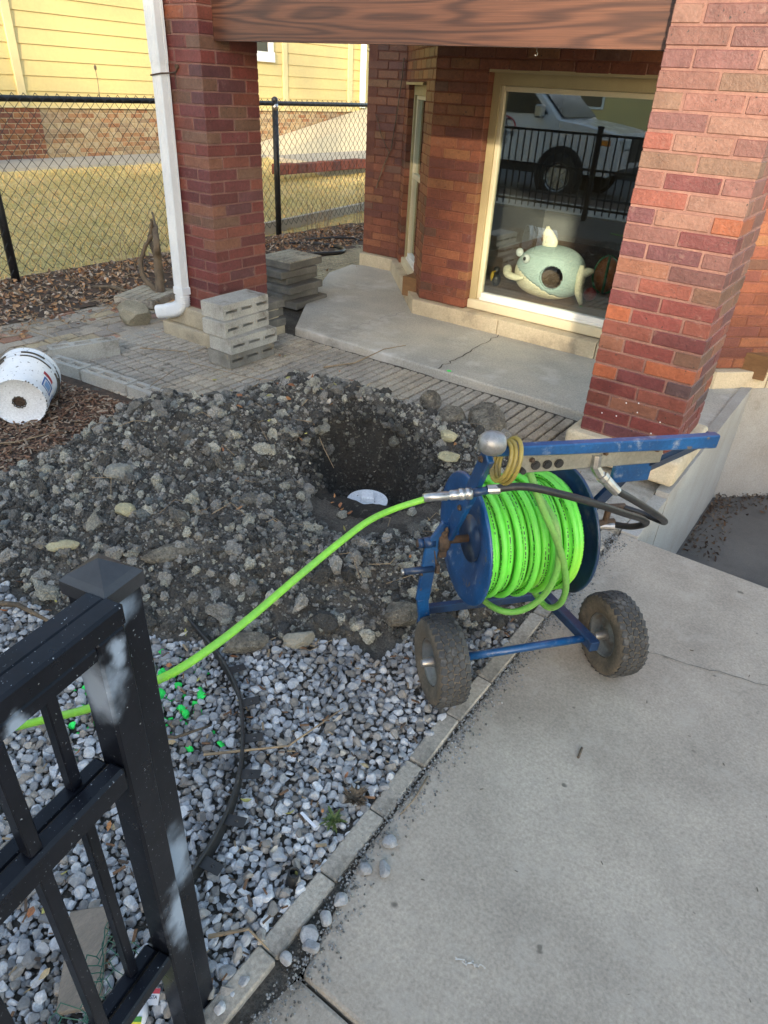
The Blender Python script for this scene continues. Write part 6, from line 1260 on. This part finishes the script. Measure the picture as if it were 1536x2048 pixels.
def taper(b, P, r0, r1, fl=None, n=6):
    S = spline(P, n); k = len(S); b.tube(S, [(r0 + (r1 - r0) * i / (k - 1)) * math.sin(math.pi * min(max((i + .6) / (k - 1), 0), 1) * .5 + .0) ** .0 * min(1, .45 + 2.2 * min(i, k - 1 - i) / k) for i in range(k)], 14, flat=fl)
mb = MB(); taper(mb, [(WC.x - .255, WC.y - .08, WC.z + .158), (WC.x - .245, WC.y - .12, WC.z + .148), (WC.x - .21, WC.y - .168, WC.z + .132), (WC.x - .14, WC.y - .192, WC.z + .128), (WC.x - .09, WC.y - .195, WC.z + .136)], .034, .014); mb.build('lip', M['plushc'], wh_, smooth=True)
mb = MB(); taper(mb, [(WC.x - .015, WC.y - .02, WC.z + .29), (WC.x - .03, WC.y - .02, WC.z + .34), (WC.x - .05, WC.y - .02, WC.z + .385), (WC.x - .06, WC.y - .02, WC.z + .425)], .066, .020, (1, .6)); mb.build('fin', M['plushc'], wh_, smooth=True)
mb = MB(); taper(mb, [(WC.x + .222, WC.y - .06, WC.z + .245), (WC.x + .232, WC.y - .07, WC.z + .17), (WC.x + .238, WC.y - .08, WC.z + .10), (WC.x + .272, WC.y - .09, WC.z + .02)], .030, .024); taper(mb, [(WC.x + .215, WC.y - .06, WC.z + .17), (WC.x + .25, WC.y - .06, WC.z + .205), (WC.x + .30, WC.y - .06, WC.z + .225)], .030, .024); mb.build('tail', M['plushc'], wh_, smooth=True)
pg = thing('penguin_toy', 'small black penguin toy with a yellow wing at the left of the window', 'toy', (-1.62, 2.05, .055))
blob('body', (-1.60, 2.05, .10), (.040, .035, .055), M['bead'], pg, sub=3); blob('head', (-1.60, 2.05, .175), (.028, .028, .030), M['bead'], pg, sub=3); blob('wing', (-1.625, 2.03, .125), (.016, .018, .040), M['toyy'], pg, sub=2, rot=.3); blob('beak', (-1.60, 2.015, .170), (.008, .016, .006), M['toyy'], pg, sub=2)
ty = thing('lantern_toy', 'orange and green round toy standing behind the whale tail', 'toy', (-.86, 2.5, .055))
blob('body', (-.86, 2.5, .20), (.10, .10, .14), M['toyo'], ty, sub=3); 
for k in range(5):
    t = k * 1.2566; mb = MB(); mb.tube(spline([(-.86 + .102 * math.sin(q) * math.cos(t), 2.5 + .102 * math.sin(q) * math.sin(t), .20 + .142 * math.cos(q)) for q in np.linspace(.2, 2.9, 8)], 3), .012, 6); mb.build('stripe', M['toyg'], ty, smooth=True)
blob('toy_ball', (-.84, 2.16, .11), (.05, .05, .05), M['toyr'], sub=3, label='glossy red toy ball on the floor at the right of the whale', cat='toy ball')

# ---------------------------------------------------------------- street side: fence, truck, tree (seen in the window glass), houses added to block the sun
sf = thing('street_fence', 'black metal picket fence along the street seen in the window reflection', 'fence', (-2.3, -4.3, -.2))
yy = -4.35
for x in (-5.0, -3.15, -1.3, .48):
    mb = MB(); mb.cbox((x - .035, yy - .035, -.3), (x + .035, yy + .035, 1.02), .004); mb.cbox((x - .042, yy - .042, 1.02), (x + .042, yy + .042, 1.05), .008); mb.build('post', M['fence'], sf)
for z in (.92, .46, -.06):
    mb = MB(); mb.cbox((-5.0, yy - .016, z), (.48, yy + .016, z + .034), .003); mb.build('rail', M['fence'], sf)
x = -4.9; 
pk = None
while x < .42:
    if min(abs(x - q) for q in (-5.0, -3.15, -1.3, .48)) > .05:
        if pk is None: mb = MB(); mb.cbox((x - .009, yy - .009, -.12), (x + .009, yy + .009, .93), .002); pk = mb.build('picket', M['fence'], sf); x0_ = x
        else: q = pk.copy(); q.location = (x - x0_, 0, 0); q.parent = sf; COL.objects.link(q)
    x += .112
TK = thing('pickup_truck', 'white service pickup truck parked at the kerb, mirrored in the window', 'truck', (-7.0, -8.2, -.34))
tz = -.34; ty0, ty1 = -9.2, -7.28
def truck_body():
    mb = MB()
    side = [(-9.9, .55), (-3.95, .50), (-3.80, .62), (-3.80, 1.00), (-3.95, 1.20), (-4.55, 1.30), (-5.10, 1.36), (-5.80, 1.95), (-6.2, 2.02), (-8.0, 2.02), (-8.1, 1.40), (-9.9, 1.40)]
    n = len(side); vs = []
    for y, ins in ((ty0 + .05, 0), (ty0, 1), (ty1, 1), (ty1 - .05, 0)):
        for x, z in side:
            tum = .16 * max(0, (z - 1.35) / .65); yy_ = y + (tum if y < -8.2 else -tum); vs.append((x, yy_, tz + (z if ins else z)))
    # simple skin between the two outer sections with a rounded corner
    def sec(y, sc): 
        out = []
        for x, z in side:
            tum = .18 * max(0, (z - 1.36) / .65); out.append((x + (0 if sc == 1 else (.03 if x < -6 else -.03)), y + (tum if y < -8.2 else -tum), tz + z - (0 if sc == 1 else .02)))
        return out
    S = sec(ty0, .9) + sec(ty0 + .06, 1) + sec(ty1 - .06, 1) + sec(ty1, .9); fs = []
    for k in range(3):
        for i in range(n): j = (i + 1) % n; fs.append((k * n + i, k * n + j, (k + 1) * n + j, (k + 1) * n + i))
    fs += [tuple(range(n)), tuple(3 * n + i for i in range(n))[::-1]]; mb.add(S, fs); return mb
tb = truck_body().build('body', M['truck'], TK); 
def tpart(name, fn, mt, smooth=False):
    mb = MB(); fn(mb); return mb.build(name, mt, TK, smooth=smooth)
for cxw in (-4.95, -8.9):
    for yw, sg_ in ((ty1, 1), (ty0, -1)):
        w = bpy.data.objects.new('wheel', None); COL.objects.link(w); w.parent = TK; ORG[w.name] = ORG[TK.name]
        mb = MB(); o = Vector((cxw, yw - sg_ * .06, tz + .40)); mb.lathe([(-.12, .22), (-.13, .36), (-.10, .40), (.10, .40), (.13, .36), (.125, .25), (.12, .22)], o, (0, 1, 0), 36); mb.build('tyre', M['tyre'], w, smooth=True)
        mb = MB(); mb.lathe([(sg_ * .135, .26), (sg_ * .12, .24), (sg_ * .085, .21), (sg_ * .09, .10), (sg_ * .12, .06), (sg_ * .125, 0)], o, (0, 1, 0), 30)
        for q in range(8): t = q * math.pi / 4; mb.cbox((.06, -.02, -.03), (.22, .02, .03), .004, X=Matrix.Translation(o + Vector((0, sg_ * .10, 0))) @ Matrix.Rotation(t, 4, 'Y'))
        mb.build('rim', M['steel'], w)
        mb = MB(); mb.lathe([(sg_ * .05, .50), (sg_ * .078, .50), (sg_ * .078, .46), (sg_ * .05, .46)], o + Vector((0, 0, .03)), (0, 1, 0), 40); mb.lathe([(sg_ * .066, 0), (sg_ * .066, .46)], o + Vector((0, 0, .03)), (0, 1, 0), 40); mb.build('wheel_arch', M['tyre'], w)
tpart('side_window', lambda b: b.add([(-5.35, ty1 - .018, tz + 1.42), (-5.95, ty1 - .150, tz + 1.93), (-7.9, ty1 - .150, tz + 1.93), (-7.9, ty1 - .018, tz + 1.42)], [(0, 1, 2, 3)]), M['dglass'])
tpart('windscreen', lambda b: b.add([(-5.08, ty1 - .14, tz + 1.395), (-5.76, ty1 - .24, tz + 1.955), (-5.76, ty0 + .24, tz + 1.955), (-5.08, ty0 + .14, tz + 1.395)], [(0, 1, 2, 3)]), M['dglass'])
tpart('grille', lambda b: (b.cbox((-3.82, ty0 + .45, tz + .72), (-3.775, ty1 - .45, tz + 1.12), .02), b.cbox((-3.85, ty0 + .02, tz + .48), (-3.70, ty1 - .02, tz + .62), .03)), M['tyre'])
for yh in (ty1 - .22, ty0 + .22):
    tpart('headlight', lambda b: b.cbox((-4.02, yh - .20, tz + .92), (-3.775, yh + .205, tz + 1.12), .03), M['lens'])
tpart('turn_signal', lambda b: b.cbox((-4.22, ty1 - .05, tz + .98), (-4.03, ty1 + .012, tz + 1.08), .015), M['amber'])
tpart('mirror', lambda b: b.cbox((-5.55, ty1 + .02, tz + 1.36), (-5.40, ty1 + .22, tz + 1.58), .03), M['steel'])
tpart('rocker', lambda b: b.cbox((-8.2, ty1 - .06, tz + .42), (-5.3, ty1 + .01, tz + .60), .02), M['tyre'])
tpart('bed_gap', lambda b: b.box((-9.8, ty0 + .1, tz + 1.395), (-8.15, ty1 - .1, tz + 1.408)), M['tyre'])
tu, tv_, tn = Vector((-1, 0, 0)), Vector((0, 0, 1)), Vector((0, 1, 0))
text_obj('24/7', .26, (-6.35, ty1 + .012, tz + 1.22), tu, tv_, tn, M['ink'], TK); text_obj('EMERGENCY', .12, (-6.35, ty1 + .012, tz + 1.05), tu, tv_, tn, M['ink'], TK); text_obj('SERVICE', .12, (-6.35, ty1 + .012, tz + .92), tu, tv_, tn, M['ink'], TK)
tpart('red_arc', lambda b: b.tube([(-6.35 + .34 * math.cos(t), ty1 + .012, tz + 1.20 + .16 * math.sin(t)) for t in np.linspace(-.6, 1.2, 12)], .014, 4), M['redt'])
# trees across the street; unseen houses and tall tree added to block the sun
def bare_tree(x, y, h, r, label, seed, spread=1., levels=5):
    rr = random.Random(seed); t = thing('bare_tree', label, 'tree', (x, y, -.3)); mt_ = MB(); mc = MB()
    def grow(p, d, L, r, lv):
        Q = [p]; q = Vector(p); dd = Vector(d)
        for _ in range(3): dd = (dd + Vector((rr.gauss(0, .12), rr.gauss(0, .12), .05))).normalized(); q = q + dd * L / 3; Q.append(q.copy())
        (mt_ if lv == 0 else mc).tube(Q, [r, r * .88, r * .75, r * .62], 7 if lv < 2 else 4, cap=False)
        if lv >= levels: return
        for k in range(3 if lv < 2 else rr.choice((2, 3))):
            a = rr.uniform(0, 6.28); e = rr.uniform(.35, .8) * spread; s = dd.orthogonal().normalized(); s2 = dd.cross(s); nd = (dd * math.cos(e) + (s * math.cos(a) + s2 * math.sin(a)) * math.sin(e)).normalized(); grow(Q[-1], nd, L * rr.uniform(.62, .82), r * .58, lv + 1)
    grow(Vector((x, y, -.35)), Vector((0, 0, 1)), h * .30, r, 0); mt_.build('trunk', M['bark'], t, smooth=True); mc.build('branches', M['bark'], t, smooth=True); return t
bare_tree(-2.55, -6.35, 9, .17, 'bare street tree with a dark trunk between the sidewalk and the truck', 3)
bare_tree(2.0, -19.5, 15, .30, 'unseen tall bare tree added in front of the houses opposite to dapple the sun', 5, 1.1, 6)
bare_tree(-1.5, -20.5, 14, .28, 'second bare tree across the street, left of the tall one', 8, 1.1, 6)
bare_tree(12.8, -15.5, 10, .2, 'bare tree at the right end across the street', 9, 1., 6)
def far_house(x0, x1, y0, y1, h, rh, label, mt):
    t = thing('blocker_house', label, 'house', ((x0 + x1) / 2, (y0 + y1) / 2, -.3)); mb = MB(); mb.box((x0, y0, -.3), (x1, y1, h)); mb.build('wall', mt, t)
    mb = MB(); xm = (x0 + x1) / 2; e = .35; a, b = y0 - e, y1 + e; mb.add([(x0 - e, a, h), (x1 + e, a, h), (x1 + e, b, h), (x0 - e, b, h), (xm, a, h + rh), (xm, b, h + rh)], [(0, 4, 5, 3), (1, 2, 5, 4), (0, 1, 4), (3, 5, 2), (0, 3, 2, 1)]); mb.build('roof', M['asphalt'], t)
    for fx in (.25, .7):
        for zz in (1.0, 4.0):
            if zz + 1.6 < h: mb = MB(); cx = x0 + (x1 - x0) * fx; mb.cbox((cx - .55, y1 + .001, zz), (cx + .55, y1 + .05, zz + 1.5), .02); w = mb.build('window', M['whitef'], t); mb = MB(); mb.box((cx - .45, y1 + .051, zz + .1), (cx + .45, y1 + .06, zz + 1.4)); g = mb.build('pane', M['dglass'], w)
far_house(-6.5, 2.25, -31, -23.2, 8.5, .8, 'unseen brown two storey house added across the street at the left to shade the neighbour wall', M['found'])
far_house(3.5, 9.25, -31, -22.2, 7.95, .5, 'unseen grey two storey house added across the street in the middle to block the low sun', M['interior'])
far_house(9.25, 10.45, -31, -22.3, 6.75, .2, 'unseen narrow side wing added beside the grey house to shade the lower part of the pillar', M['interior'])
far_house(11.25, 17, -31, -22.3, 7.4, .6, 'unseen tan two storey house added across the street at the far right to shade the stairwell', M['siding'])
far_house(10.45, 11.2, -31, -22.4, 6.05, .2, 'unseen low brick block added between the side wing and the tan house to shade the walk', M['found'])
far_house(-17, -8.5, -31, -23.5, 6.0, 2.6, 'yellowish house across the street at the far left', M['siding'])
